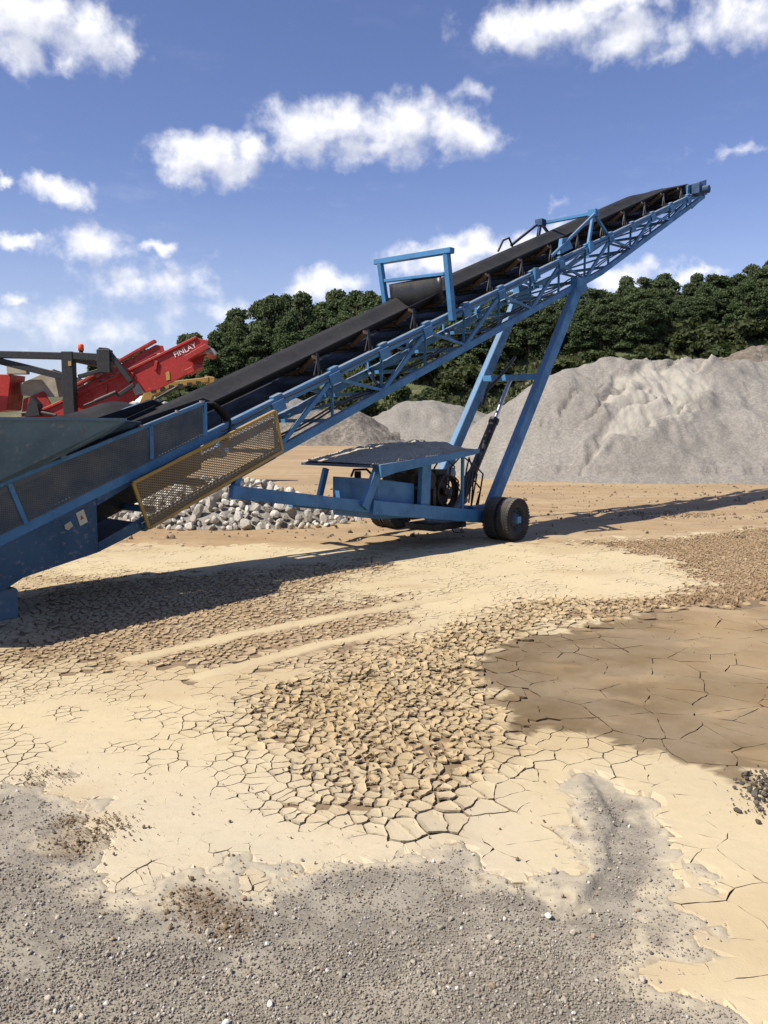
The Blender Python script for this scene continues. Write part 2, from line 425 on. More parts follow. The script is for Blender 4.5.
# engine bay
m = MB()
bx = [P(-3.04,.84,.62),P(-2.05,.84,.56),P(-2.05,-.22,.56),P(-3.04,-.22,.62),P(-3.04,.84,1.30),P(-2.05,.84,1.17),P(-2.05,-.22,1.17),P(-3.04,-.22,1.30)]
m.hexa(bx); box = m.build('fuel_tank', BLUE, conv, .012)
m = MB()
for w, h in ((.12, .12), (.55, .1)): m.tube([P(-2.75, w, 1.27), P(-2.75, w, 1.27+h)], .06, 14)
m.tube([P(-2.9,.1,1.3), P(-2.85,.12,1.42), P(-2.6,.2,1.42), P(-2.4,.3,1.2)], .022, 8); m.build('filler_cap', BLACK, box)
m = MB(); m.box(P(-1.95,.72,.5), P(-1.25,-.2,1.1)); m.box(P(-1.85,.6,1.1), P(-1.35,-.1,1.32)); m.tube([P(-1.7,.5,1.3), P(-1.7,.5,1.5)], .13, 16); m.tube([P(-1.5,.66,1.2), P(-1.5,.78,1.2)], .16, 18)
for k in range(4): m.box(P(-1.9+.16*k,.78,.62), P(-1.8+.16*k,.7,1.05))
eng = m.build('engine', ENGINE, conv, .012)
m = MB(); m.box(P(-1.15,.62,.46), P(-.78,-.3,1.36)); m.lathe([(.30,0),(.33,0),(.33,.14),(.30,.14)], P(-.95,.64,.95), (0,-1,0), 24); m.lathe([(0,.02),(.08,.02),(.08,.12),(0,.12)], P(-.95,.64,.95), (0,-1,0), 12); m.build('radiator', ENGINE, eng, .01)
m = MB(); m.tube([P(-.62,.35,1.15), P(-.15,.2,1.25)], .14, 18); m.tube([P(-.45,.5,.55), P(.05,.42,.72)], .09, 14); m.tube([P(-.3,.3,.8),P(.1,.2,1.0)], .07, 12); m.build('air_filter', GREYST, eng)
for k in range(9):
    a = rng.uniform(-.9, -.2); b = rng.uniform(-.15, .45); w = rng.uniform(.2, .9); h = rng.uniform(.75, 1.5)
    m = MB(); m.tube([P(a,w,.6+.2*rng.random()), P(a+.05,w+.05,h), P((a+b)/2,w-.05,h+.22), P(b,w*.8,h), P(b+.05,w*.6,.55)], .017, 7); m.build('hose', HOSE, conv)
m = MB(); m.tube([P(-1.2,1.0,.36),P(-1.1,1.02,.22),P(-.9,1.02,.2),P(-.75,1.0,.36)], .012, 6); m.build('hose', HOSE, conv)
m = MB(); m.box(P(-1.4,.8,.24), P(-.4,.1,.36)); m.build('belly_plate', BLACK, ch)
# canopy posts and roof
for a, b, tw, th in (((-1.92,.93,.62),(-1.92,.98,1.56),.10,.25), ((-3.55,.98,.86),(-3.15,.98,1.52),.10,.17), ((-3.32,-.3,.84),(-3.12,-.3,1.44),.08,.10), ((-.79,.98,.45),(-.79,.98,1.66),.05,.06), ((-.79,-.4,.45),(-.79,-.4,1.62),.06,.06)):
    m = MB(); m.beam(P(*a), P(*b), tw, th); m.build('canopy_post', BLUE, conv, .006)
m = MB()
m.hexa([P(-3.36,1.12,1.50),P(-.52,1.12,1.70),P(-.52,-.68,1.70),P(-3.36,-.68,1.50),P(-3.36,1.12,1.545),P(-.52,1.12,1.745),P(-.52,-.68,1.745),P(-3.36,-.68,1.545)])
can = m.build('canopy', DARKBLUE, conv, .004)
m = MB(); m.prism([(-3.32,1.34),(-2.9,1.42),(-1.5,1.56),(-.52,1.67),(-.50,1.76),(-3.34,1.56)], P(0,1.15,0), (1,0,0), (0,0,1), (0,1,0), .05); m.build('side_channel', BLUE, can, .006)

# tail section: deep side plates, foot, guards
for s in (1, -1):
    w = .73*s; m = MB()
    def zz(u, o): return zt(u)+o
    pl = [(-10.6,.34),(-9.3,.34),(-9.06,.46),(-8.12,zz(-8.12,-.74)),(-8.12,1.30),(-9.3,.87),(-10.6,.42)]
    o = P(0, w, 0); m.prism(pl, o, (1,0,0), (0,0,1), (0,1,0), .03)
    m.prism([(-8.118,zz(-8.118,-.74)),(-7.38,zz(-7.38,-.77)),(-7.44,zz(-7.44,-.60)),(-8.118,zz(-8.118,-.63))], o, (1,0,0), (0,0,1), (0,1,0), .03)
    m.prism([(-8.118,1.30),(-8.118,zz(-8.118,-.17)),(-7.55,zz(-7.55,-.12)),(-7.55,zz(-7.55,-.05)),(-8.118,zz(-8.118,-.05))], o, (1,0,0), (0,0,1), (0,1,0), .028)
    if s < 0: m.prism([(-8.118,.70),(-7.44,.94),(-7.55,1.5),(-8.118,1.3)], o, (1,0,0), (0,0,1), (0,1,0), .026)
    m.beam(T(-7.5,w,-.73), T(-5.25,w,-.73), .1, .12)
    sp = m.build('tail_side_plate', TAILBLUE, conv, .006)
    if s > 0:
        m = MB(); m.prism([(-8.40,1.15),(-8.30,1.19),(-8.25,1.03),(-8.35,.99)], P(0,.752,0), (1,0,0), (0,0,1), (0,1,0), .006); wl = m.build('warning_label', paint('label_cream', (.52,.50,.36), .6, .3), sp)
        m = MB(); m.prism([(-8.335,1.12),(-8.30,1.08),(-8.345,1.06)], P(0,.757,0), (1,0,0), (0,0,1), (0,1,0), .004); m.build('label_mark', paint('label_red', (.35,.08,.05), .6, .2), wl)
        m = MB(); m.prism([(-8.55,1.02),(-8.47,1.06),(-8.44,1.0),(-8.50,.955),(-8.54,.97)], P(0,.752,0), (1,0,0), (0,0,1), (0,1,0), .005); m.build('scuff_patch', paint('scuff_cream', (.40,.38,.27), .7, .5), sp)
m = MB(); m.box(P(-10.7,.66,-.02), P(-9.1,-.66,.335)); m.build('foot_box', BLUE2, conv, .015)
for nm_, u0, u1, w_, o0, o1, mt_ in (('impact_bed',-10.5,-6.42,.52,-.04,.44,RUBBER),('impact_bed',-10.5,-6.42,-.52,-.04,.44,RUBBER),('dark_backing',-8.15,-6.05,.05,-.62,-.05,BLACK)):
    m = MB(); m.prism([(u0,zt(u0)+o0),(u1,zt(u1)+o0),(u1,zt(u1)+o1),(u0,zt(u0)+o1)], P(0,w_,0), (1,0,0), (0,0,1), (0,1,0), .02); m.build(nm_, mt_, conv)  # the BLACK plate is an added backing that darkens the open tail interior
m = MB(); m.hexa([T(-8.14,.68,-.75),T(-7.42,.68,-.75),T(-7.42,-.68,-.75),T(-8.14,-.68,-.75),T(-8.14,.68,-.72),T(-7.42,.68,-.72),T(-7.42,-.68,-.72),T(-8.14,-.68,-.72)]); m.build('bottom_pan', DARKBLUE, conv)
m = MB(); m.lathe([(0,-.6),(.2,-.6),(.2,.6),(0,.6)], T(-10.3,0,.05), (0,1,0), 24); m.build('tail_pulley', BLACK, conv)
for u in (-9.0, -8.2, -7.3, -6.5):
    m = MB(); m.beam(T(u,-.7,-.6 if u > -8.5 else -.45), T(u,.7,-.6 if u > -8.5 else -.45), .08, .08, (1,0,0)); m.build('cross_member', BLUE, conv)
# mesh guards above the chord
for s in (1, -1):
    w = .775*s
    m = MB()
    rail = lambda u: 2.5+.345*(u+6.51)
    m.beam(P(-10.6,w,rail(-10.6)), P(-6.5,w,rail(-6.5)), .04, .05)
    for u in (-9.1, -7.35): m.beam(P(u-.1 if u < -8 else u,w,rail(u-.1 if u < -8 else u)), P(u+.08 if u < -8 else u,w,zt(u+.08)+.05), .04, .055)
    m.beam(P(-6.5,w,rail(-6.5)), P(-6.5,w,zt(-6.5)+.04), .05, .05)
    fr = m.build('side_guard', BLUE, conv, .004)
    me = MB(); me.add([P(-10.6,w,zt(-10.6)+.06), P(-6.5,w,zt(-6.5)+.06), P(-6.5,w,rail(-6.5)-.02), P(-10.6,w,rail(-10.6)-.02)], [(0,1,2,3)]); me.build('guard_mesh', GUARD, fr, fix=False)
    for u in (-6.6, -7.0):
        pass
m = MB()
for u in (-6.56, -6.95, -7.5): m.tube([P(u,.79,2.5+.345*(u+6.51)+.01), P(u,.79,2.5+.345*(u+6.51)+.045)], .03, 8)
m.build('guard_bolt', GREYST, conv)
# ochre guard over the return run
q = [(-7.68,1.48),(-5.31,2.40),(-5.18,1.82),(-7.47,.89)]
m = MB()
for (a, b), (c, d) in zip(q, q[1:]+q[:1]): m.beam(P(a,.86,b), P(c,.86,d), .035, .042)
yg = m.build('belt_guard', YEL, conv, .004)
m = MB(); m.add([P(a,.86,b) for a, b in q], [(0,1,2,3)]); m.build('guard_mesh', YGUARD, yg, fix=False)

# feed hopper: flared plates
rail = lambda u: 2.5+.345*(u+6.51)
def plate(name, pts, mat, parent, t=.02, sub=None):
    m = MB(); n = len(pts); c = sum((Vector(p) for p in pts), Vector())/n
    nr = (Vector(pts[1])-Vector(pts[0])).cross(Vector(pts[2])-Vector(pts[0])).normalized()*t
    m.add([Vector(p)-nr/2 for p in pts]+[Vector(p)+nr/2 for p in pts], [tuple(range(n))[::-1], tuple(range(n,2*n))]+[(i,(i+1)%n,n+(i+1)%n,n+i) for i in range(n)])
    return m.build(name, mat, parent)
hop = plate('hopper', [P(-11.4,1.42,2.26),P(-8.02,1.28,2.255),P(-7.98,.60,2.03),P(-9.3,.55,1.43),P(-11.4,.55,.62)], BLUE2, conv, .015)
plate('hopper_plate', [P(-8.0,1.27,2.25),P(-7.5,.80,2.24),P(-7.5,.62,2.13),P(-7.97,.61,2.03)], DARKBLUE, hop, .015)
plate('hopper_plate', [P(-11.4,-1.42,2.26),P(-8.3,-1.35,2.26),P(-7.9,-.58,1.98),P(-9.3,-.55,1.43),P(-11.4,-.55,.62)], BLUE2, hop, .015)
plate('hopper_plate', [P(-11.4,1.4,2.26),P(-11.4,-1.4,2.26),P(-11.4,-.55,.6),P(-11.4,.55,.6)], BLUE2, hop, .015)
m = MB(); m.beam(P(-11.4,1.42,2.27), P(-8.02,1.29,2.265), .05, .03); m.build('rim_bar', BLUE2, hop)
for u in (-8.55, -9.05, -9.6):
    m = MB(); m.beam(P(u,.80,rail(u)+.01), P(u-.02,.80,rail(u)+.14), .02, .07); m.build('bracket', BLUE2, hop)
# rubber sheet rising behind the hopper mouth and skirts along the belt
V = []; F = []; NU = 26
for i in range(NU+1):
    u = -9.2+i*(3.0/NU)
    zz_ = np.interp(u, [-9.2,-8.2,-7.4,-6.95,-6.7,-6.4,-6.2], [2.12,2.20,2.36,2.52,2.53,2.47,2.40])
    for k in range(5):
        f = k/4; w = -(.60+.42*f+.05*sin(u*3)*f); lo = zt(u)+.42
        V.append(P(u, w, lo+(max(zz_-lo, .02))*f**1.2))
F = [(i*5+k, i*5+k+1, (i+1)*5+k+1, (i+1)*5+k) for i in range(NU) for k in range(4)]
sk = np_mesh('rubber_sheet', [tuple(p) for p in V], F, RUBBER, conv, True); so = sk.modifiers.new('Solid', 'SOLIDIFY'); so.thickness = .02
for s in (1, -1):
    plate('skirt_board', [P(-8.6,.60*s,zt(-8.6)+.38),P(-6.2,.60*s,zt(-6.2)+.38),P(-6.4,.60*s,zt(-6.4)+.52),P(-8.6,.60*s,zt(-8.6)+.72)], RUBBER, conv, .02)
V = []
for i in range(9):
    a = i/8; 
    for w in (.78, .58): V.append(P(-6.36+.22*sin(a*pi*.9)+.12*a, w, 2.50-.52*a+.06*sin(a*pi)))
F = [(2*i, 2*i+1, 2*i+3, 2*i+2) for i in range(8)]
cu = np_mesh('rubber_curtain', [tuple(p) for p in V], F, RUBBER, conv, True); so = cu.modifiers.new('Solid', 'SOLIDIFY'); so.thickness = .02
# ------------------------------------------------------------------ ground zones (metres, camera foot at the origin)
GREY = [(-6,5.2),(-2.36,4.83),(-1.94,4.63),(-1.67,4.22),(-1.33,3.78),(-.9,3.58),(-.72,3.76),(-.28,4.04),(.18,3.85),(.65,3.73),(.9,3.66),(1.09,3.85),(1.25,4.18),(1.4,4.11),(1.45,3.78),(1.27,3.57),(.95,3.38),(.99,3.14),(1.3,2.85),(1.9,2.6),(2.4,.5),(-6,.5)]
WET = [(.9,7.7),(1.92,8.75),(3.18,9.63),(4.85,10.19),(7.5,10.6),(6.5,6.2),(3.4,4.95),(2.45,5.02),(2.06,5.13),(1.77,5.47),(1.31,5.6),(1.02,5.75),(.88,6.06),(.87,6.65)]
FLAKE = [(-1.16,6.4),(-.5,7.37),(.46,7.95),(.9,7.7),(.87,6.65),(.88,6.06),(1.04,5.65),(.79,5.13),(.27,4.63),(-.08,4.76),(-.37,5.38),(-.83,5.75)]
BAND = [(-.3,7.7),(.71,8.58),(1.89,9.74),(3.24,10.19),(5.15,10.82),(4.77,10.02),(3.15,9.52),(1.9,8.67),(.9,7.6)]
CHIPS = [(2.62,15.63),(4.92,15.63),(8.25,17.48),(11,18),(9,10.6),(4.75,9.96),(3.06,9.63),(2.48,9.22),(3.24,10.19),(4.37,11.17),(4.67,12.35),(4.32,13.69),(3.98,14.97)]
LEFT = [(-3.95,8.25),(-5,11.5),(-3.2,11.6),(-.6,13.3),(.12,14.4),(-.2,12.6),(-1.06,10.19),(.46,10.3),(.0,8.4),(-1.24,7.37),(-2.67,7.53),(-3.33,6.92)]
FAR = [(-30,14.0),(-3.0,15.0),(.3,14.6),(3.2,15.3),(5.5,16.2),(8.5,17.8),(14,18.8),(40,22),(60,70),(-60,70)]
TRACKS = [[(-2.35,7.66),(-1.4,8.6),(.1,9.8),(1.6,11.0)],[(-1.6,7.0),(-.6,8.1),(.3,8.75)]]
LEDGE = [(.45,3.30),(.69,3.42),(.91,3.61),(1.05,3.78),(1.16,3.96),(1.28,4.39),(1.28,4.91),(1.15,5.5)]
CLODP = (2.38,4.76)
PATCH = [(-1.62,4.14,.16),(-1.5,4.32,.13),(-.78,3.50,.13),(-.9,3.62,.12),(-2.12,4.95,.14),(-1.75,4.35,.08),(-.66,3.38,.09)]

def warp(x, y, s=0, a=.25, f=1.3):
    return x+a*(fbm(x*f, y*f, s, 4)-.5)*2, y+a*(fbm(x*f+31, y*f+7, s+4, 4)-.5)*2
def zones(x, y):
    wx, wy = warp(x, y, 1, .22, 1.6); bx, by = warp(x, y, 2, .5, .9)
    n = fbm(x*5, y*5, 6, 4)-.5
    grey = 1-sstep(-.34, .26, sdpoly(wx, wy, GREY)+n*.8)
    chn = np.abs(sdline(wx*.5+x*.5, wy*.5+y*.5, [(.95,3.45),(1.22,3.85),(1.37,4.25),(1.36,4.6),(1.30,4.85)]))
    grey = np.maximum(grey, (1-sstep(.04, .26, chn+n*.22))*(1-.45*sstep(4.3, 5.0, y)))
    wet = 1-sstep(-.035, .02, sdpoly(wx, wy, WET)+n*.6)
    flake = 1-sstep(-.28, .62, np.minimum(sdpoly(bx, by, FLAKE), sdpoly(bx, by, BAND))+n*.5)
    chips = 1-sstep(-.3, .3, sdpoly(bx, by, CHIPS)+n*1.0)
    left = 1-sstep(-.5, .5, sdpoly(bx, by, LEFT)+n*1.2)
    far = 1-sstep(-.5, .5, sdpoly(bx, by, FAR)+n*1.0)
    tr = np.zeros(x.shape)
    for t in TRACKS: tr = np.maximum(tr, 1-sstep(.06, .17, np.abs(sdline(wx*.35+x*.65, wy*.35+y*.65, t))+n*.1))
    left = left*(1-tr); flake = flake*(1-.8*tr)
    wet = wet*(1-sstep(.0,.2,flake)*.0)
    return dict(grey=grey, wet=wet, flake=np.maximum(flake*(1-wet), 0), chips=chips*(1-wet), left=left, far=far, tr=tr)
def rise(x, y):
    return .9*sstep(24, 62, y)
def ground_base(x, y):
    z = rise(x, y) + .05*(fbm(x*.35, y*.35, 9, 3)-.5)*sstep(4, 20, np.hypot(x-1.2, y-16)*2.0) + .02*(fbm(x*1.6, y*1.6, 5, 4)-.5)
    return z
RUTS = [[(-4,16.2),(3.5,17.6),(12,22.5),(26,30)],[(-6,21.5),(2,22.0),(10,25.5),(24,28.5)]]
def ruts(x, y):
    z = 0; wx, wy = warp(x, y, 8, .5, .5)
    for rl in RUTS:
        d = sdline(wx, wy, rl)
        for o in (-1.0, 1.0): z = z - .035*np.exp(-((d-o)/.24)**2) + .025*np.exp(-((d-o-.42)/.16)**2) + .025*np.exp(-((d-o+.42)/.16)**2)
    return z*(.5+fbm(x*.5, y*.5, 3, 3))
def ledge(x, y):
    wx, wy = warp(x, y, 3, .06, 5)
    s = sdline(wx, wy, LEDGE)
    near = 1-sstep(.10, .40, np.abs(s)); ends = sstep(3.3, 3.6, y)*(1-sstep(4.9, 5.5, y))
    return -.026*(1-sstep(-.010, .006, s))*near*ends*(x < 2.2)*(y > 3.2)

def ground_xyz():
    ys = [1.0]
    while ys[-1] < 26: ys.append(ys[-1]*1.0052+.004)
    while ys[-1] < 90: ys.append(ys[-1]*1.018)
    while ys[-1] < 6000: ys.append(ys[-1]*1.25)
    ys = np.array([-400,-60,-15,-4,-1.5,-.5,.1,.4,.7]+ys)
    a = np.linspace(-1, 1, 520); a = .86*a + .14*a**5
    half = np.maximum(3.2, np.where(ys > 0, ys*.85+1.5, -ys*1.0+3.2)); half = half*np.where(ys > 90, 1+(ys-90)/200, 1)
    X = a[None, :]*half[:, None]; Y = np.repeat(ys[:, None], 520, 1)
    return X, Y
X, Y = ground_xyz()
Zn = zones(X, Y)
nearm = 1-sstep(20, 26, Y)
plate_zone = np.clip(1-np.maximum(np.clip(Zn['grey']*2.6, 0, 1), Zn['far']*1.0), 0, 1)*nearm*(Y > 2.0)
CRACKLESS = [(-.95,4.55,.75,.75),(-2.3,5.6,.6,.5),(.2,4.25,.55,.32)]
def smooth_mud(x, y):
    s = np.zeros(np.shape(x)); wx, wy = warp(x, y, 7, .35, 1.5)
    for cx, cy, rx, ry in CRACKLESS: s = np.maximum(s, 1-sstep(.6, 1.15, np.hypot((wx-cx)/rx, (wy-cy)/ry)))
    s = np.maximum(s, .95*sstep(.50, .62, fbm(x*.55+3, y*.55+8, 11, 3))*(1-np.clip(zones_cache['flake']+zones_cache['left']+zones_cache['wet']+zones_cache['chips'], 0, 1)))
    return s
zones_cache = Zn
sm = smooth_mud(X, Y)
low = np.clip(plate_zone*(1-Zn['tr']), 0, 1)
low = sstep(.25, .95, low)
Z = ground_base(X, Y) + ledge(X, Y)
gn = fbm(X*22, Y*22, 8, 3)-.5
Z = Z - .019*low + .0005*(1-low) + Zn['grey']*.005*gn + Zn['far']*(.05*(fbm(X*1.1, Y*3.2, 4, 4)-.5)+ruts(X, Y)+.018*(fbm(X*4, Y*4, 2, 4)-.5))*(1-sstep(60, 90, Y))
Zg = Z
nR, nC = X.shape
idx = np.arange(nR*nC).reshape(nR, nC)
F = np.stack([idx[:-1,:-1], idx[:-1,1:], idx[1:,1:], idx[1:,:-1]], -1).reshape(-1, 4)
cols = np.stack([Zn['grey'], Zn['wet'], np.clip(np.maximum(Zn['chips'], .75*Zn['left'])+.5*Zn['flake'], 0, 1), Zn['far']], -1).reshape(-1, 4)

def mud_material(name, ground):
    m, nt, b, out = new_mat(name)
    tc = nt.node('ShaderNodeNewGeometry').outputs['Position']
    at = nt.node('ShaderNodeAttribute', attribute_name='tone'); sp = nt.node('ShaderNodeSeparateColor'); nt.l.new(at.outputs['Color'], sp.inputs[0])
    n1 = nt.noise(tc, 1.3, 6, .6); n2 = nt.noise(tc, 14, 5, .65); n3 = nt.noise(tc, 90, 4, .6); n4 = nt.noise(tc, 420, 2, .5)
    if ground:
        grey, wet, brown, far = sp.outputs[0], sp.outputs[1], sp.outputs[2], at.outputs['Alpha']
        pale = nt.mix(nt.range(n1, .3, .7), rgb(.515,.415,.25), rgb(.45,.355,.21))
        pale = nt.mix(nt.range(n2, .5, .8, 0, .35), pale, rgb(.38,.31,.22))
        sy = nt.node('ShaderNodeSeparateXYZ'); nt.l.new(tc, sy.inputs[0])
        pale = nt.mix(nt.range(sy.outputs[1], 4.4, 5.9, .8, 0), pale, nt.mix(nt.range(n2, .35, .7), rgb(.48,.415,.295), rgb(.43,.37,.27)))
        crk = nt.mix(n2, rgb(.15,.105,.062), rgb(.23,.165,.10))
        lowa = nt.node('ShaderNodeAttribute', attribute_name='low').outputs['Fac']
        c = nt.mix(lowa, pale, crk)
        bro = nt.mix(nt.range(n2, .3, .7), rgb(.22,.145,.08), rgb(.31,.215,.125))
        c = nt.mix(nt.math('MULTIPLY', brown, nt.range(n2, .2, .6, .55, 1)), c, bro)
        # far plain: wind- and tyre-smeared sand in long streaks
        mp = nt.node('ShaderNodeMapping'); nt.l.new(tc, mp.inputs[0]); mp.inputs['Scale'].default_value = (.12, .9, 1); mp.inputs['Rotation'].default_value = (0, 0, R(-8))
        st = nt.noise(mp.outputs[0], 1.0, 7, .68)
        fc = nt.mix(nt.range(st, .35, .68), rgb(.31,.205,.105), rgb(.395,.295,.172))
        fc = nt.mix(nt.range(nt.noise(tc, .22, 5, .6), .52, .66, 0, .6), fc, rgb(.27,.20,.125))
        spy = nt.node('ShaderNodeSeparateXYZ'); nt.l.new(tc, spy.inputs[0])
        fc = nt.mix(nt.range(nt.noise(tc, 3.2, 7, .7), .52, .66, 0, .45), fc, rgb(.22,.15,.085))
        fc = nt.mix(nt.range(n2, .45, .75, 0, .35), fc, rgb(.24,.155,.085))
        c = nt.mix(far, c, fc)
        # grey crushed stone: many small stones of differing tone in dusty fines
        v1 = nt.voro(tc, 75, 'F1', 'Color'); sv = nt.node('ShaderNodeSeparateColor'); nt.l.new(v1, sv.inputs[0])
        v2 = nt.voro(tc, 190, 'F1', 'Color'); sv2 = nt.node('ShaderNodeSeparateColor'); nt.l.new(v2, sv2.inputs[0])
        g = nt.mix(nt.range(n1, .35, .65), rgb(.19,.163,.124), rgb(.262,.224,.168))
        g = nt.mix(nt.range(sv2.outputs[0], 0, 1, 0, .5), g, rgb(.15,.135,.12))
        g = nt.mix(nt.range(sv.outputs[0], .6, 1.0, 0, .28), g, rgb(.40,.36,.29))
        gm = nt.math('ADD', grey, nt.math('MULTIPLY', nt.math('SUBTRACT', n2, .5), .9), clamp=True)
        gm = nt.math('MULTIPLY', nt.range(gm, .15, .95), nt.math('GREATER_THAN', grey, .001))
        c = nt.mix(gm, c, g)
        h = nt.math('ADD', nt.math('MULTIPLY', n3, .6), nt.math('MULTIPLY', nt.math('MULTIPLY', nt.voro(tc, 75), gm), -.55))
        h = nt.math('ADD', h, nt.math('MULTIPLY', n4, .25))
        c = nt.mix(nt.math('MULTIPLY', nt.range(nt.noise(tc, 2.6, 6, .7), .46, .62, 0, .7), nt.range(grey, .0, .35, 0, 1)), c, nt.mix(n3, rgb(.36,.315,.24), rgb(.29,.255,.195)))
        bp = nt.bump(h, .5, .007)
        # brown crumbs of soil
        for i, (px, py, pr) in enumerate(PATCH):
            d = nt.vmath('DISTANCE', tc, (px, py, 0)); q = nt.range(nt.math('ADD', d, nt.math('MULTIPLY', nt.math('SUBTRACT', n2, .5), .35)), pr*.55, pr*1.5, .75, 0)
            c = nt.mix(nt.math('MULTIPLY', q, nt.range(n3, .35, .6)), c, rgb(.17,.115,.06))
        nt.set(b.inputs['Base Color'], c); nt.set(b.inputs['Normal'], bp); b.inputs['Roughness'].default_value = .92
    else:
        c = nt.mix(nt.range(n2, .35, .7, 0, .22), at.outputs['Color'], nt.mix(.5, at.outputs['Color'], rgb(.27,.20,.125)))
        c = nt.mix(nt.range(n1, .35, .65, 0, .18), c, rgb(.50,.42,.30))
        nt.set(b.inputs['Base Color'], c)
        nt.set(b.inputs['Roughness'], nt.math('SUBTRACT', .92, nt.math('MULTIPLY', at.outputs['Alpha'], .25)))
        h = nt.math('ADD', nt.math('MULTIPLY', n3, .7), nt.math('MULTIPLY', n4, .25)); h = nt.math('ADD', h, n2)
        nt.set(b.inputs['Normal'], nt.bump(h, .38, .006))
    b.inputs['Specular IOR Level'].default_value = .25
    return m
GROUND = mud_material('quarry_floor', True); MUD = mud_material('dried_mud', False)
g = np_mesh('ground', np.stack([X, Y, Z], -1).reshape(-1, 3), F, GROUND, None, True, cols)
la = g.data.attributes.new('low', 'FLOAT', 'POINT'); la.data.foreach_set('value', low.ravel().astype(np.float32))
tag(g, 'quarry floor of pale dried mud, brown sand and grey crushed stone', 'ground', kind='structure')

# ------------------------------------------------------------------ cracked mud: every plate is a curled slab
LEV = [.52,.37,.265,.19,.142,.104,.078,.060]
def want(x, y):
    """wanted plate size in metres"""
    z = zones(x, y)
    k = .122*(1+.5*(fbm(x*.7, y*.7, 12, 2)-.5)*2) + .14*(1-sstep(4.6, 5.3, y))*sstep(-.3, .3, x)
    L = np.log(k)
    for nm, v in (('flake', .080), ('left', .084), ('chips', .063), ('wet', .33)): L = L*(1-z[nm])+math.log(v)*z[nm]
    return L, z
def seeds():
    out = []; rr = np.random.default_rng(11); lg = np.log(np.array(LEV))
    for li, c in enumerate(LEV):
        gx = np.arange(-7.5, 9.6, c); gy = np.arange(2.2, 18.4, c); x, y = np.meshgrid(gx, gy); x = x.ravel()+rr.uniform(-.55,.55,x.size)*c; y = y.ravel()+rr.uniform(-.55,.55,y.size)*c
        k = np.abs(x) < y*.62+1.2; x, y = x[k], y[k]; L, z = want(x, y)
        m = (np.argmin(np.abs(lg[None]-L[:, None]), 1) == li) & (z['grey'] < .97) & (z['far'] < .99)
        out.append(np.stack([x[m], y[m], np.full(m.sum(), c)], 1))
    return np.concatenate(out)
S = seeds(); NS = len(S)
ZS = zones(S[:,0], S[:,1]); zones_cache = ZS; SMS = smooth_mud(S[:,0], S[:,1]); WID = fbm(S[:,0]*1.1, S[:,1]*1.1, 13, 3); TONE = fbm(S[:,0]*.8, S[:,1]*.8, 14, 3)
kd = kdtree.KDTree(NS)
for i in range(NS): kd.insert((S[i,0], S[i,1], 0), i)
kd.balance()
pr = random.Random(5)
Vt = []; Ft = []; Ct = []
polys = []; 
for i in range(NS):
    x, y, s = S[i]; r = s*1.3
    poly = [(x-r,y-r),(x+r,y-r),(x+r,y+r),(x-r,y+r)]
    for co, j, d in kd.find_n((x, y, 0), 18 if s < .12 else 110)[1:]:
        mr = max((px-x)**2+(py-y)**2 for px, py in poly)
        if d*d*.25 > mr: break
        nx, ny = (co[0]-x)/d, (co[1]-y)/d; o = nx*x+ny*y+d/2
        new = []; n = len(poly)
        for k in range(n):
            ax, ay = poly[k]; bx, by = poly[(k+1) % n]; da = nx*ax+ny*ay-o; db = nx*bx+ny*by-o
            if da <= 0: new.append((ax, ay))
            if (da < 0) != (db < 0) and da != db:
                t = da/(da-db); new.append((ax+(bx-ax)*t, ay+(by-ay)*t))
        poly = new
        if len(poly) < 3: break
    if len(poly) >= 3: polys.append((i, poly))
# resample every outline, then warp all points together so neighbours stay parallel
NP = 24
pts = np.zeros((len(polys), NP, 2)); ids = np.array([p[0] for p in polys])
for q, (i, poly) in enumerate(polys):
    a = np.array(poly); b = np.roll(a, -1, 0); L = np.hypot(*(b-a).T); cum = np.concatenate([[0], np.cumsum(L)]); t = np.linspace(0, cum[-1], NP, endpoint=False)
    # keep the corners: snap nearest samples to them
    for cval in cum[:-1]:
        j = int(np.argmin(np.abs(t-cval))); t[j] = cval
    k = np.clip(np.searchsorted(cum, t, 'right')-1, 0, len(a)-1); f = ((t-cum[k])/np.maximum(L[k], 1e-9))[:, None]
    pts[q] = a[k]*(1-f)+b[k]*f
sz = S[ids, 2]
am = .16*np.minimum(sz, .16)
fq = 1/np.clip(sz, .06, .2)
px, py = pts[...,0], pts[...,1]
wxx = px + .022*(fbm(px*9, py*9, 3, 3)-.5)*2 + .008*(fbm(px*40, py*40, 2, 2)-.5)*2
wyy = py + .022*(fbm(px*9+50, py*9+20, 6, 3)-.5)*2 + .008*(fbm(px*40+9, py*40+5, 5, 2)-.5)*2
pts = np.stack([wxx, wyy], -1)
zi = {k: v[ids] for k, v in ZS.items()}
cen = pts.mean(1)
rad = np.hypot(*(pts-cen[:, None]).transpose(2, 0, 1)).mean(1)
rnd = rng.random((len(ids), 6))
fl = zi['flake']; chp = np.clip(zi['chips']+zi['left']*.55, 0, 1); wet = zi['wet']
gap = .0038+.0028*WID[ids] + .006*fl + .010*zi['left'] + .014*zi['chips']
gap = gap*(1-wet)+wet*.0055
gap *= (.6+.8*rnd[:,0])*(1-.45*sstep(5.6, 4.2, cen[:,1])*sstep(.4, 1.2, cen[:,0]))
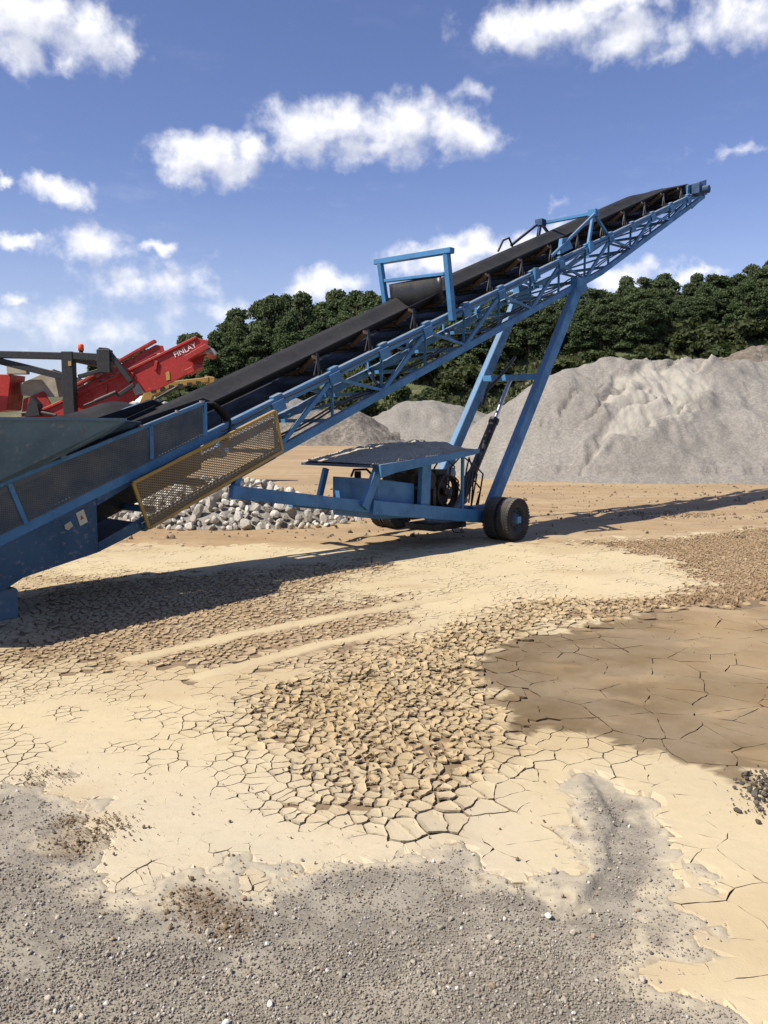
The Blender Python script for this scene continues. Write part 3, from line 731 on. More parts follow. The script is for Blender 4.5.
# some borders stay closed: plates there overlap by nothing and read as one
busy = np.clip(np.maximum.reduce([fl, zi['left'], zi['chips']]), 0, 1)
t0 = (.525-.085*sstep(.4, .6, WID[ids])-.035*(1-sstep(.0, .6, cen[:,0])))*(1-busy)-.3*busy
t0 = t0+.10*(1-sstep(4.55, 5.1, cen[:,1]))*(1-sstep(.6, 1.2, cen[:,0]))*(1-busy)+.02*(1-sstep(4.6, 5.6, cen[:,1]))
t0 = t0*(1-wet)+.41*wet
nz = fbm(pts[...,0]*3.3, pts[...,1]*3.3, 4, 3)
opn = sstep(0, .13, nz-t0[:, None])                     # where along its rim the crack has opened
shrink = 1-np.clip(gap[:, None]*opn/np.maximum(rad[:, None], .01), 0, .5)
curl = .0008+.0028*rnd[:,1]**2; curl = curl + fl*(.006+.020*rnd[:,1]**1.5) + chp*(.004+.016*rnd[:,1]); curl = curl*(1-wet)+.0015*wet
tilt = (.105*fl+.20*chp)*(1-wet)
tx = (rnd[:,2]-.5)*2*tilt; ty = (rnd[:,3]-.5)*2*tilt
thick = .016-.004*chp
dropp = .05*fl+.30*chp*(.4+fbm(cen[:,0]*2, cen[:,1]*2, 15, 3))
keep = (rnd[:,4] > dropp) & (zi['far'] < .75-.5*rnd[:,0]) & (zones(pts[:, ::3, 0], pts[:, ::3, 1])['grey'].min(1) < .12+.2*rnd[:,1])
base = -.003 - .006*chp + .004*(rnd[:,5]-.5)*np.maximum(fl, chp)
out_ = cen[:, None]+(pts-cen[:, None])*shrink[..., None]
mid_ = cen[:, None]+(pts-cen[:, None])*(shrink*.66)[..., None]
def gbl(x, y): return ground_base(x, y)
def zat(P, lift):
    dx = P[...,0]-cen[:, None, 0]; dy = P[...,1]-cen[:, None, 1]
    return gbl(P[...,0], P[...,1])+base[:, None]+dx*tx[:, None]+dy*ty[:, None]+lift
ang = np.arctan2(pts[...,1]-cen[:, None, 1], pts[...,0]-cen[:, None, 0])
uneven = .55+.45*np.cos(ang-rnd[:, None, 0]*6.28)*fl[:, None]+.35*np.cos(2*ang+rnd[:, None, 1]*6.28)
lip = curl[:, None]*np.clip(uneven, 0, 2)*opn
zo = zat(out_, lip); zm = zat(mid_, lip*.22); zc = base+gbl(cen[:,0], cen[:,1])
zb = zat(out_, lip)-thick[:, None]
low_in = cen[:, None]+(pts-cen[:, None])*(shrink*.95)[..., None]
V = np.concatenate([np.dstack([out_, zo]), np.dstack([mid_, zm]), np.dstack([low_in, zb]), np.concatenate([cen, zc[:, None]], 1)[:, None, :]], 1)[keep]
ka = np.arange(NP); kb = (ka+1) % NP
ft = np.concatenate([np.stack([ka, kb, NP+kb], 1), np.stack([ka, NP+kb, NP+ka], 1), np.stack([NP+ka, NP+kb, np.full(NP, 3*NP)], 1), np.stack([2*NP+ka, 2*NP+kb, kb], 1), np.stack([2*NP+ka, kb, ka], 1)])
nk = len(V); per = 3*NP+1
pal = np.array([.52,.42,.252]); flc = np.array([.345,.25,.128]); chc = np.array([.28,.188,.10]); wtc = np.array([.142,.097,.047]); lfc = np.array([.32,.225,.125])
def mixc(a, b, f): return a*(1-f[:, None])+b*f[:, None]
kx = V[...,0]; ky = V[...,1]; zv = zones(kx, ky); V[...,2] -= .04*sstep(.14, .40, zv['grey']); rk = rnd[keep]
def mixv(a, b, f): return a*(1-f[...,None])+b*f[...,None]
tn = fbm(kx*.8, ky*.8, 14, 3)
C3 = np.ones(kx.shape+(3,))*pal*(.92+.16*tn)[...,None]
C3 = mixv(C3, np.array([.48,.415,.295]), sstep(5.9, 4.5, ky)*(1-sstep(.3, 1.2, kx))*(.55+.6*(fbm(kx*1.5, ky*1.5, 3, 3)-.3))); C3 = mixv(C3, np.array([.43,.325,.18]), sstep(.5, .68, fbm(kx*.6+5, ky*.9, 10, 4))*.7)
C3 = mixv(C3, flc, zv['flake']*(.5+.5*rk[:,2:3])); C3 = mixv(C3, lfc, zv['left']*(.45+.55*rk[:,3:4])); C3 = mixv(C3, chc, zv['chips']*(.6+.4*rk[:,1:2]))
dry = (.5*sstep(.50, .64, fbm(kx*1.3, ky*2.2, 2, 4))+1.1*sstep(.63, .68, fbm(kx*1.9+4, ky*3.6, 7, 3)))*sstep(.9, 2.0, kx)
C3 = mixv(C3, mixv(np.ones_like(C3)*wtc, np.array([.33,.225,.112]), np.clip(sstep(1.2, 4.2, kx)*.6*(.3+1.4*(tn-.2))+dry*.35, 0, 1)), zv['wet'])
gdust = sstep(.0, .55, zv['grey']+.5*(fbm(kx*6, ky*6, 3, 3)-.5)*(zv['grey'] > .01)); C3 = mixv(C3, np.array([.36,.31,.235]), gdust*.85)
bz = np.maximum.reduce([zv['flake'], zv['left'], zv['chips']])
C3 = C3*(1+(rk[:,5:6]-.5)*.16*np.clip(bz+.15, 0, 1))[...,None]
C4 = np.concatenate([C3, (zv['wet']*.5)[...,None]], -1)
# wet and pale blocks as separate sheets
wk = (wet > .5)[keep]
def emit(name, sel, label):
    v = V[sel].reshape(-1, 3); n = int(sel.sum()); f = (ft[None]+np.arange(n)[:, None, None]*per).reshape(-1, 3)
    o = np_mesh(name, v, f, MUD, None, False, C4[sel].reshape(-1, 4))
    tag(o, label, 'mud', kind='stuff'); return o
ck = (chp[keep] > .5) & ~wk
emit('cracked_mud', ~wk & ~ck, 'pale sun-dried mud split into curling plates')
emit('wet_mud', wk, 'dark damp brown mud with long thin cracks')
emit('mud_flakes', ck, 'small brown curled flakes of dry mud')
print('plates', nk)

# ------------------------------------------------------------------ loose stones
def ico(sub, seed, flat=.7, rough=.28):
    bm = bmesh.new(); bmesh.ops.create_icosphere(bm, subdivisions=sub, radius=1.0); r = random.Random(seed)
    dirs = [Vector((r.gauss(0,1), r.gauss(0,1), r.gauss(0,1))).normalized() for _ in range(9)]; dd = [r.uniform(.55, .95) for _ in dirs]
    for v in bm.verts:
        p = v.co.copy()
        for d, k in zip(dirs, dd):
            t = p.dot(d)
            if t > k: p -= d*(t-k)
        p *= 1+r.uniform(-rough, rough)*.35
        v.co = Vector((p.x*r.uniform(.97,1.03), p.y*.85, p.z*flat))
    bm.verts.ensure_lookup_table(); V = np.array([v.co[:] for v in bm.verts]); F = np.array([[v.index for v in f.verts] for f in bm.faces]); bm.free(); return V, F
def rotm(n, r):
    q = r.normal(size=(n, 4)); q /= np.linalg.norm(q, axis=1)[:, None]; w, x, y, z = q.T
    return np.stack([1-2*(y*y+z*z),2*(x*y-z*w),2*(x*z+y*w),2*(x*y+z*w),1-2*(x*x+z*z),2*(y*z-x*w),2*(x*z-y*w),2*(y*z+x*w),1-2*(x*x+y*y)], -1).reshape(n, 3, 3)
def scatter(name, pos, size, cols, mat, variants, r, label, cat, smooth=False):
    Vs = []; Fs = []; Cs = []; off = 0; pick = r.integers(0, len(variants), len(pos)); M = rotm(len(pos), r)
    for k, (v, f) in enumerate(variants):
        s = np.where(pick == k)[0]
        if not len(s): continue
        w = np.einsum('nij,vj->nvi', M[s], v)*size[s][:, None, None]+pos[s][:, None]
        Vs.append(w.reshape(-1, 3)); Fs.append((f[None]+(np.arange(len(s))*len(v))[:, None, None]+off).reshape(-1, 3)); Cs.append(np.repeat(cols[s], len(v), 0)); off += len(s)*len(v)
    o = np_mesh(name, np.concatenate(Vs), np.concatenate(Fs), mat, None, smooth, np.concatenate(Cs))
    return tag(o, label, cat, kind='stuff')
def stone_mat(name, bump=.3):
    m, nt, b, out = new_mat(name); at = nt.node('ShaderNodeAttribute', attribute_name='tone'); tc = nt.node('ShaderNodeNewGeometry').outputs['Position']
    n = nt.noise(tc, 60, 5, .65); nt.set(b.inputs['Base Color'], nt.mix(nt.range(n, .3, .7, 0, .35), at.outputs['Color'], nt.mix(.5, at.outputs['Color'], rgb(.12,.10,.08))))
    b.inputs['Roughness'].default_value = .9; b.inputs['Specular IOR Level'].default_value = .25; nt.set(b.inputs['Normal'], nt.bump(n, bump, .004)); return m
PEBBLE = stone_mat('crushed_stone')
small = [ico(1, 40+k, .75, .5) for k in range(5)]; big = [ico(2, 60+k, .72) for k in range(6)]
def gz(x, y): return ground_base(x, y)+ledge(x, y)+.004
def greys(n, r):
    t = np.clip(r.normal(.5, .22, n), 0, 1)[:, None]; c = np.array([.165,.142,.108])*(1-t)+np.array([.40,.35,.275])*t
    w = (r.random(n) < .06)[:, None]; c = np.where(w, np.array([.5,.47,.42]), c); br = (r.random(n) < .05)[:, None]; c = np.where(br, np.array([.26,.19,.13]), c)
    return np.concatenate([c, np.ones((n, 1))], 1)
r = np.random.default_rng(21)
N = 190000; x = r.uniform(-3.2, 2.8, N); y = 2.2+2.9*r.random(N)**1.25; z = zones(x, y)
cl = fbm(x*2.2, y*2.2, 10, 3); p = np.clip(z['grey']*1.15-.1, 0, 1)*sstep(.18, .55, cl+.18*(3.8-y)) 
dens = np.where(y < 3.3, 1.0, np.where(y < 3.9, .5, .26)); k = r.random(N) < p*dens
x, y = x[k], y[k]; n = len(x); size = np.exp(r.normal(math.log(.0036), .45, n)); size = np.clip(size, .0022, .012)
scatter('gravel', np.stack([x, y, gz(x, y)+size*.25], 1), size, greys(n, r), PEBBLE, small, r, 'fine grey crushed stone spread over the near ground', 'gravel')
N = 2600; x = r.uniform(-3.2, 2.6, N); y = 2.3+2.7*r.random(N)**1.6; z = zones(x, y); k = r.random(N) < np.clip(z['grey']*1.1-.1, 0, 1)*sstep(.35, .7, fbm(x*1.7, y*1.7, 10, 3)+.12); x, y = x[k], y[k]; n = len(x)
size = np.clip(np.exp(r.normal(math.log(.0085), .38, n)), .0055, .019)
scatter('gravel_stones', np.stack([x, y, gz(x, y)+size*.3], 1), size, greys(n, r)*np.array([1.2,1.2,1.18,1]), PEBBLE, big, r, 'scattered larger pebbles lying on the grey gravel', 'gravel')
# brown soil crumbs and the dark clod heap at the wet mud's edge
xs = []; ys = []
for px_, py_, pr_ in PATCH:
    n = int(1500*pr_); a = r.normal(0, pr_*.72, (n, 2)); xs.append(px_+a[:,0]); ys.append(py_+a[:,1]*.8)
n = 260; xs.append(r.uniform(-2.2, 1.0, n)); ys.append(r.uniform(3.6, 5.2, n))
n = 420; xs.append(r.uniform(-3, 6, n)); ys.append(r.uniform(6.0, 14, n))
x = np.concatenate(xs); y = np.concatenate(ys); n = len(x); size = np.clip(np.exp(r.normal(math.log(.0042), .5, n)), .0022, .018)
t = r.random(n)[:, None]; cc = np.concatenate([np.array([.12,.08,.045])*(1-t)+np.array([.24,.17,.10])*t, np.ones((n, 1))], 1)
scatter('soil_crumbs', np.stack([x, y, gz(x, y)+size*.3], 1), size, cc, PEBBLE, small, r, 'brown crumbs of soil strewn over pale mud and gravel', 'soil')
a = r.normal(0, 1, (520, 2)); x = 2.36+a[:,0]*.12+a[:,1]*.09; y = 4.74+a[:,1]*.17; hgt = .06*np.exp(-((x-2.32)/.17)**2-((y-4.74)/.2)**2)
size = np.clip(np.exp(r.normal(math.log(.0075), .6, 520)), .003, .026); t = r.random(520)[:, None]
scatter('dark_clods', np.stack([x, y, gz(x, y)+hgt*r.random(520)+size*.3], 1), size, np.concatenate([np.array([.045,.037,.03])*(1-t)+np.array([.13,.11,.088])*t, np.ones((520, 1))], 1), PEBBLE, big, r, 'dark grey crumbling clods at the edge of the damp mud', 'soil')
n = 1500; x = r.uniform(5.2, 13, n); y = 20.2+(x-8)*.10+r.normal(0, .55, n); k = fbm(x*1.1, y*1.1, 5, 3) > .45; x, y = x[k], y[k]
x2 = r.uniform(-6, 16, 1400); y2 = r.uniform(15.5, 30, 1400); x = np.concatenate([x, x2]); y = np.concatenate([y, y2]); n = len(x); size = np.clip(np.exp(r.normal(math.log(.022), .5, n)), .008, .07); t = r.random(n)[:, None]
scatter('yard_stones', np.stack([x, y, gz(x, y)+size*.2], 1), size, np.concatenate([np.array([.13,.085,.045])*(1-t)+np.array([.34,.26,.17])*t, np.ones((n, 1))], 1), PEBBLE, big, r, 'scattered clods and stones on the brown yard floor', 'stones')
# loose stone lying on the canopy roof
n = 5200; u = -3.3+2.7*r.random(n); w = r.uniform(-.66, 1.08, n); top = 1.555+(u+3.36)*.0705
hh = .17*np.clip(1-((u+1.5)/1.9)**2, 0, 1)*np.clip(1-((w+.15)/1.0)**2, 0, 1)
size = np.clip(np.exp(r.normal(math.log(.009), .5, n)), .005, .03)
t = np.clip(r.normal(.6, .25, n), 0, 1)[:, None]
gu_, gw_ = np.meshgrid(np.linspace(-3.34, -.54, 60), np.linspace(-.67, 1.11, 36)); hh2 = lambda u, w: .17*np.clip(1-((u+1.5)/1.9)**2, 0, 1)*np.clip(1-((w+.15)/1.0)**2, 0, 1)
gt_ = 1.556+(gu_+3.36)*.0705+hh2(gu_, gw_)*(.6+.8*fbm(gu_*5, gw_*5, 3, 3))-.006+.02*fbm(gu_*3, gw_*3, 6, 3)*np.clip(1-np.abs((gw_-.22)/.89)**6, 0, 1)
jj = np.arange(gu_.size).reshape(gu_.shape); bed = np_mesh('stone_dust', np.stack([gu_, -gw_, gt_], -1).reshape(-1, 3), np.stack([jj[:-1,:-1], jj[:-1,1:], jj[1:,1:], jj[1:,:-1]], -1).reshape(-1, 4), PEBBLE, None, True, np.ones((gu_.size, 4))*np.array([.46,.40,.30,1])); tag(bed, 'pale stone dust caked on the blue canopy roof', 'dust', kind='stuff'); bed.location = conv.location; bed.rotation_euler = conv.rotation_euler
o = scatter('roof_gravel', np.stack([u, -w, top+hh*r.random(n)+size*.3], 1), size, np.concatenate([np.array([.26,.21,.15])*(1-t)+np.array([.58,.50,.37])*t, np.ones((n, 1))], 1), PEBBLE, big, r, 'pale spilled gravel lying on the blue canopy roof', 'gravel')
o.location = conv.location; o.rotation_euler = conv.rotation_euler

CLOUDS = [(-0.3874, 0.4077, 0.0723, 0.0364, 1.0), (-0.3254, 0.3988, 0.0588, 0.0355, 1.0), (-0.4007, 0.3765, 0.0463, 0.027, 1.0), (-0.349, 0.3746, 0.0242, 0.0149, 0.7), (-0.1991, 0.2942, 0.0772, 0.0275, 1.0), (-0.2329, 0.282, 0.0315, 0.0216, 1.0), (-0.0978, 0.3288, 0.0574, 0.0354, 1.0), (-0.0455, 0.3359, 0.0715, 0.0317, 1.0), (0.0187, 0.3342, 0.0827, 0.0354, 1.0), (0.0909, 0.327, 0.0602, 0.0284, 1.0), (-0.0164, 0.31, 0.0829, 0.0217, 0.8), (-0.1534, 0.3066, 0.0405, 0.0167, 0.8), (0.2003, 0.4253, 0.115, 0.0315, 1.0), (0.2749, 0.4026, 0.0733, 0.0275, 1.0), (0.2437, 0.4339, 0.1023, 0.0206, 1.0), (0.1388, 0.4221, 0.0588, 0.0213, 1.0), (0.3943, 0.4067, 0.0579, 0.0303, 1.0), (0.3093, 0.3855, 0.0372, 0.0128, 0.6), (-0.3644, 0.2516, 0.0364, 0.0177, 1.0), (-0.4164, 0.2543, 0.0163, 0.0092, 1.0), (-0.333, 0.2031, 0.06, 0.0247, 1.0), (-0.4111, 0.1972, 0.0259, 0.0108, 1.0), (-0.2539, 0.2058, 0.0197, 0.0101, 0.8), (-0.2827, 0.1634, 0.0855, 0.0257, 0.62), (-0.2214, 0.1637, 0.0401, 0.013, 0.5), (-0.4201, 0.1284, 0.0259, 0.0099, 0.8), (-0.3043, 0.171, 0.0383, 0.0152, 0.6), (-0.0678, 0.1674, 0.0616, 0.024, 1.0), (-0.0939, 0.158, 0.0335, 0.016, 1.0), (0.1075, 0.2024, 0.0802, 0.026, 1.0), (0.1712, 0.2137, 0.0543, 0.0205, 1.0), (0.0546, 0.1944, 0.0615, 0.0184, 1.0), (0.0131, 0.1924, 0.0336, 0.0132, 0.5), (0.2738, 0.1682, 0.0599, 0.018, 1.0), (0.3615, 0.1698, 0.0295, 0.0125, 1.0), (0.3491, 0.1663, 0.0421, 0.0113, 0.9), (0.2114, 0.2482, 0.0213, 0.0087, 0.45), (0.4001, 0.2869, 0.0422, 0.0079, 0.4), (0.0997, 0.3631, 0.0245, 0.0103, 0.35), (-0.3701, 0.1106, 0.1351, 0.0282, 0.45), (-0.1819, 0.1393, 0.0818, 0.016, 0.4)]
SKYTINT = (.86,.80,1.0)
SKYSTR = .09
SUNSTR = 4.5
EXPO = 0.62
# ------------------------------------------------------------------ heaps of crushed stone
def pile_mat(name, c1, c2, fresh=None, grain=9, bumpd=.05, spread=.5):
    m, nt, b, out = new_mat(name); tc = nt.node('ShaderNodeNewGeometry').outputs['Position']
    at = nt.node('ShaderNodeAttribute', attribute_name='fresh').outputs['Fac']
    n1 = nt.noise(tc, .5, 6, .6); n2 = nt.noise(tc, grain, 6, .7); v = nt.voro(tc, grain*1.4, 'F1', 'Color'); sv = nt.node('ShaderNodeSeparateColor'); nt.l.new(v, sv.inputs[0])
    mp = nt.node('ShaderNodeMapping'); nt.l.new(tc, mp.inputs[0]); mp.inputs['Scale'].default_value = (1.6, .25, .25)
    run = nt.noise(mp.outputs[0], 1.3, 5, .6)
    c = nt.mix(nt.range(n1, .35, .66), rgb(*c1), rgb(*c2))
    c = nt.mix(nt.range(run, .45, .7, 0, .35), c, rgb(*(x*1.18 for x in c1)))
    c = nt.mix(nt.range(sv.outputs[0], .0, 1.0, 0, spread), c, rgb(*(x*.55 for x in c1)))
    c = nt.mix(nt.range(sv.outputs[1], .8, 1.0, 0, .22), c, rgb(*(min(.6, x*1.5) for x in c1)))
    if fresh: c = nt.mix(nt.math('MULTIPLY', at, nt.range(n2, .2, .55, .5, 1)), c, rgb(*fresh))
    nt.set(b.inputs['Base Color'], c); b.inputs['Roughness'].default_value = .95; b.inputs['Specular IOR Level'].default_value = .2
    nt.set(b.inputs['Normal'], nt.bump(nt.math('ADD', n2, nt.math('MULTIPLY', sv.outputs[0], .4)), .8, bumpd)); return m
def pile(name, x0, x1, y0, y1, step, segs, mat, label, seed, slope=.72, rough=.12, scar=None, wob=.8, cat='gravel pile', gully=.05):
    xs = np.arange(x0, x1, step); ys = np.arange(y0, y1, step); X, Y = np.meshgrid(xs, ys)
    wx, wy = warp(X, Y, seed, wob, .30); H = np.full(X.shape, -9.0)
    for ax, ay, ah, bx, by, bh in segs:
        ex, ey = bx-ax, by-ay; t = np.clip(((wx-ax)*ex+(wy-ay)*ey)/(ex*ex+ey*ey+1e-9), 0, 1)
        d = np.hypot(wx-ax-t*ex, wy-ay-t*ey); h = ah+(bh-ah)*t
        H = np.maximum(H, h+.35-slope*np.sqrt(d*d+.25))
    skirt = np.exp(-np.clip(H, 0, 9)*1.2)
    H = H + (fbm(X*.9, Y*.9, seed+1, 5)-.5)*rough*3.2 + (fbm(X*4, Y*4, seed+2, 4)-.5)*rough*.9 + (fbm(X*2.6+.6*fbm(X, Y, 3, 2), Y*.35, seed+5, 4)-.5)*gully*3*sstep(.3, 2.0, H)
    H = np.where(H < .5, H*.5+.25*np.tanh(H*2)*.5, H)
    fresh = np.zeros(X.shape)
    if scar:
        sx, sy = warp(X, Y, seed+3, .7, 1.1); d = sdpoly(sx, sy, scar); fresh = (1-sstep(-.45, .1, d+(fbm(X*1.4, Y*1.4, 6, 4)-.5)*1.6))
        H = H - .22*(1-sstep(-.12, .12, d)) + .11*(fbm(X*1.1, Y*1.1, 7, 4)-.5)*(1-sstep(-.5, .5, d))*2
        H = H + ((fbm(X*5, Y*5, 3, 4)-.5)*.09-.08*(1-sstep(0, .09, np.abs(fbm(X*1.7, Y*1.7, 12, 3)-.5))))*fresh
        for off, s_ in ((.0, .26), (1.1, .20), (-1.3, .22), (2.0,.14)):    # slumped ledges
            ln = sdline(sx+off, sy-off*.4, [(14.2,37.2),(12.2,35.6),(10.4,34.0),(9.0,33.0),(7.4,31.4)])
            on = sstep(.42, .55, fbm(X*.55+off*3, Y*.55, 9, 3))*(X < 15.5)*sstep(.4, 1.2, H); H = H + s_*sstep(-.05, .05, ln)*(1-sstep(.25, 1.1, np.abs(ln)))*on - .34*np.exp(-(ln/.10)**2)*on
    Zt = H+rise(X, Y)
    nR, nC = X.shape; idx = np.arange(nR*nC).reshape(nR, nC)
    F = np.stack([idx[:-1,:-1], idx[:-1,1:], idx[1:,1:], idx[1:,:-1]], -1).reshape(-1, 4)
    F = F[(H.ravel()[F] > -.12).any(1)]
    o = np_mesh(name, np.stack([X, Y, np.maximum(Zt, rise(X,Y)-.2)], -1).reshape(-1, 3), F, mat, None, True)
    a = o.data.attributes.new('fresh', 'FLOAT', 'POINT'); a.data.foreach_set('value', fresh.ravel().astype(np.float32))
    return tag(o, label, cat)
GREYP = pile_mat('grey_crushed_rock', (.268,.246,.214), (.23,.21,.18), (.36,.33,.275), 10, .05)
PALEP = pile_mat('pale_crushed_rock', (.27,.25,.215), (.22,.20,.17), None, 9, .06)
DARKP = pile_mat('coarse_brown_rock', (.20,.175,.145), (.25,.22,.18), None, 4.2, .2, .7)
RUBBLE = pile_mat('limestone_rubble', (.34,.31,.26), (.26,.235,.195), None, 8, .12, .7)
BROWNP = pile_mat('brown_overburden', (.20,.165,.125), (.25,.21,.17), None, 3, .3, .7)
SCAR = [(13.8,37.9),(11.6,37.2),(10.2,36.2),(9.3,34.9),(8.5,33.2),(7.5,31.2),(9.2,31.9),(10.8,32.5),(12.6,33.3),(13.6,35.3),(14.6,37.2)]
pile('gravel_pile', .5, 34, 28.2, 46, .085, [(8.3,37.0,4.45,10.3,37.3,4.95),(10.3,37.3,4.95,12.2,37.4,4.85),(12.2,37.4,4.85,14.2,37.6,4.9),(14.2,37.6,4.9,19,38.2,4.75),(19,38.2,4.75,36,39,5.0),(12.9,34.0,2.55,17.5,33.7,2.7),(17.5,33.7,2.7,30,34.5,3.0),(8.9,31.6,.95,10.2,31.7,.75)],
     GREYP, 'huge grey crushed-rock heap with a whitish slumped scar, beyond the twin wheels', 2, .70, .12, SCAR, .55)
pile('gravel_pile', -3, 12, 57, 71, .16, [(2.2,64,3.1,3.6,64,3.15),(3.6,64,3.15,6.5,65,2.5),(6.5,65,2.5,9.5,66,1.6)], PALEP, 'smooth pale grey gravel mound with rounded top, behind the blue lifting legs', 4, .52, .10, None, .6)
pile('gravel_pile', -13, 3, 52, 67, .14, [(-4.2,59,2.2,-2.4,59,2.3),(-8,59.5,1.9,-4.2,59,2.2)], DARKP, 'coarse brownish rock heap seen under the lattice truss', 6, .62, .2, None, .6)
pile('gravel_pile', -26, -3, 60, 78, .18, [(-16,68,3.6,-8.5,68,3.9)], PALEP, 'grey rubble ridge showing above the ochre mesh guard', 8, .55, .2, None, .9)
pile('gravel_pile', 6, 60, 46, 72, .2, [(22.5,57,5.9,26,57,6.6),(26,57,6.6,52,60,6.9),(17,59,4.6,22.5,57,5.9)], BROWNP, 'rough brown overburden mound behind the right end of the grey heap', 10, .62, .30, None, 1.2, 'spoil heap')

# stones of the limestone heap under the truss: each one its own object
def rock_mat():
    m, nt, b, out = new_mat('pale_limestone'); oi = nt.node('ShaderNodeObjectInfo'); tc = nt.node('ShaderNodeTexCoord').outputs['Object']
    n = nt.noise(tc, 3.5, 6, .65); c = nt.mix(nt.range(oi.outputs['Random'], 0, 1), rgb(.30,.272,.225), rgb(.60,.565,.49)); c = nt.mix(nt.range(n, .42, .72, 0, .55), c, rgb(.20,.165,.125))
    nt.set(b.inputs['Base Color'], c); b.inputs['Roughness'].default_value = .9; nt.set(b.inputs['Normal'], nt.bump(nt.noise(tc, 9, 5, .65), .4, .02)); return m
LIME = rock_mat()
def heap_h(x, y):
    q = np.maximum(0, 1-np.sqrt(((x+3.7)/3.0)**2+((y-19.0)/1.75)**2)); return 1.0*np.minimum(q*1.25, 1)**.9*(.85+.3*fbm(x*.9, y*.9, 4, 3))
gxs = np.arange(-7.2, .2, .07); gys = np.arange(16.8, 21.4, .07); GX, GY = np.meshgrid(gxs, gys); GH = heap_h(GX, GY)
ii = np.arange(GX.size).reshape(GX.shape); FF = np.stack([ii[:-1,:-1], ii[:-1,1:], ii[1:,1:], ii[1:,:-1]], -1).reshape(-1, 4); FF = FF[(GH.ravel()[FF] > .02).any(1)]
core = np_mesh('rubble', np.stack([GX, GY, GH*.82-.05+ground_base(GX, GY)+.09*(fbm(GX*6, GY*6, 5, 3)-.5)], -1).reshape(-1, 3), FF, RUBBLE, None, False); tag(core, 'small broken rubble filling the gaps in the limestone heap', 'rubble', kind='stuff')
rmesh = []
for k in range(8):
    v, f = ico(3, 80+k, .74, .12); me = bpy.data.meshes.new('limestone_rock'); me.from_pydata([tuple(p) for p in v], [], [tuple(q) for q in f]); me.materials.append(LIME); me.shade_flat(); me.update(); rmesh.append(me)
rr = np.random.default_rng(31); cand = []
tries = 0
while len(cand) < 298 and tries < 60000:
    tries += 1; x = rr.uniform(-6.7, -.55); y = rr.uniform(17.2, 19.7); h = float(heap_h(np.array([x]), np.array([y]))[0])
    edge = ((x+3.7)/3.15)**2+((y-19.0)/1.85)**2
    if edge > 1 or (y > 19.1 and rr.random() < .5): continue
    s = float(np.clip(np.exp(rr.normal(math.log(.100), .34)), .055, .22))
    z = h*.86+s*.35
    if any((x-a)**2+(y-b)**2+(z-c)**2 < (.80*(s+q))**2 for a, b, c, q in cand): continue
    cand.append((x, y, z, s))
RG = 'broken limestone lumps of the heap beneath the conveyor'
for x, y, z, s in cand:
    o = bpy.data.objects.new('limestone_rock', rmesh[int(rr.integers(8))]); COL.objects.link(o); o.location = (x, y, z+float(ground_base(np.array([x]), np.array([y]))[0])); o.rotation_euler = tuple(rr.uniform(0, 6.28, 3)); o.scale = (s*rr.uniform(.85,1.25), s*rr.uniform(.85,1.2), s*rr.uniform(.75,1.1))
    tag(o, 'pale broken limestone lump in the loose heap under the blue conveyor', 'rock', RG)

# ------------------------------------------------------------------ hill and wood
hx = [-120,-60,-30,-21,-6,7,19,28,42,60,120]; hz = [3.5,3.5,3.5,4.6,6.6,7.2,9.0,10.8,12.0,12.5,12.5]
def hill(x, y):
    zb = np.interp(x, hx, hz); return zb*sstep(63, 93, y)+np.clip(y-93, 0, 70)*.05+.9*(fbm(x*.12, y*.12, 3, 4)-.5)*sstep(66, 80, y)-1.2*(1-sstep(60, 67, y))+.9
gxs = np.arange(-130, 131, 1.1); gys = np.concatenate([np.arange(58, 100, .8), np.arange(100, 220, 4)]); GX, GY = np.meshgrid(gxs, gys); GH = hill(GX, GY)
ii = np.arange(GX.size).reshape(GX.shape); FF = np.stack([ii[:-1,:-1], ii[:-1,1:], ii[1:,1:], ii[1:,:-1]], -1).reshape(-1, 4)
def hill_mat():
    m, nt, b, out = new_mat('rough_grass_bank'); tc = nt.node('ShaderNodeNewGeometry').outputs['Position']
    n1 = nt.noise(tc, .16, 6, .65); n2 = nt.noise(tc, 1.6, 6, .7)
    c = nt.mix(nt.range(n2, .3, .7), rgb(.055,.075,.022), rgb(.12,.125,.05)); c = nt.mix(nt.range(n1, .5, .66, 0, .8), c, rgb(.20,.165,.10)); c = nt.mix(nt.range(nt.noise(tc, .5, 5, .7), .58, .68, 0, .7), c, rgb(.24,.205,.15))
    nt.set(b.inputs['Base Color'], c); b.inputs['Roughness'].default_value = 1; nt.set(b.inputs['Normal'], nt.bump(n2, 1, .5)); return m
o = np_mesh('hillside', np.stack([GX, GY, GH], -1).reshape(-1, 3), FF, hill_mat(), None, True); tag(o, 'rough grassy bank below the wood', 'hillside', kind='structure')

def leaf_mat(name, c1, c2, c3):
    m, nt, b, out = new_mat(name); at = nt.node('ShaderNodeAttribute', attribute_name='tone'); oi = nt.node('ShaderNodeObjectInfo')
    sp = nt.node('ShaderNodeSeparateColor'); nt.l.new(at.outputs['Color'], sp.inputs[0])
    c = nt.mix(sp.outputs[0], rgb(*c1), rgb(*c2)); c = nt.mix(nt.math('MULTIPLY', oi.outputs['Random'], .6), c, rgb(*c3)); nt.set(b.inputs['Base Color'], c)
    b.inputs['Roughness'].default_value = .7; b.inputs['Specular IOR Level'].default_value = .2
    tl = nt.node('ShaderNodeBsdfTranslucent'); nt.set(tl.inputs[0], nt.mix(.5, c, rgb(.10,.14,.02))); mx = nt.node('ShaderNodeMixShader'); mx.inputs[0].default_value = .30
    nt.l.new(b.outputs[0], mx.inputs[1]); nt.l.new(tl.outputs[0], mx.inputs[2]); nt.l.new(mx.outputs[0], out.inputs[0]); return m
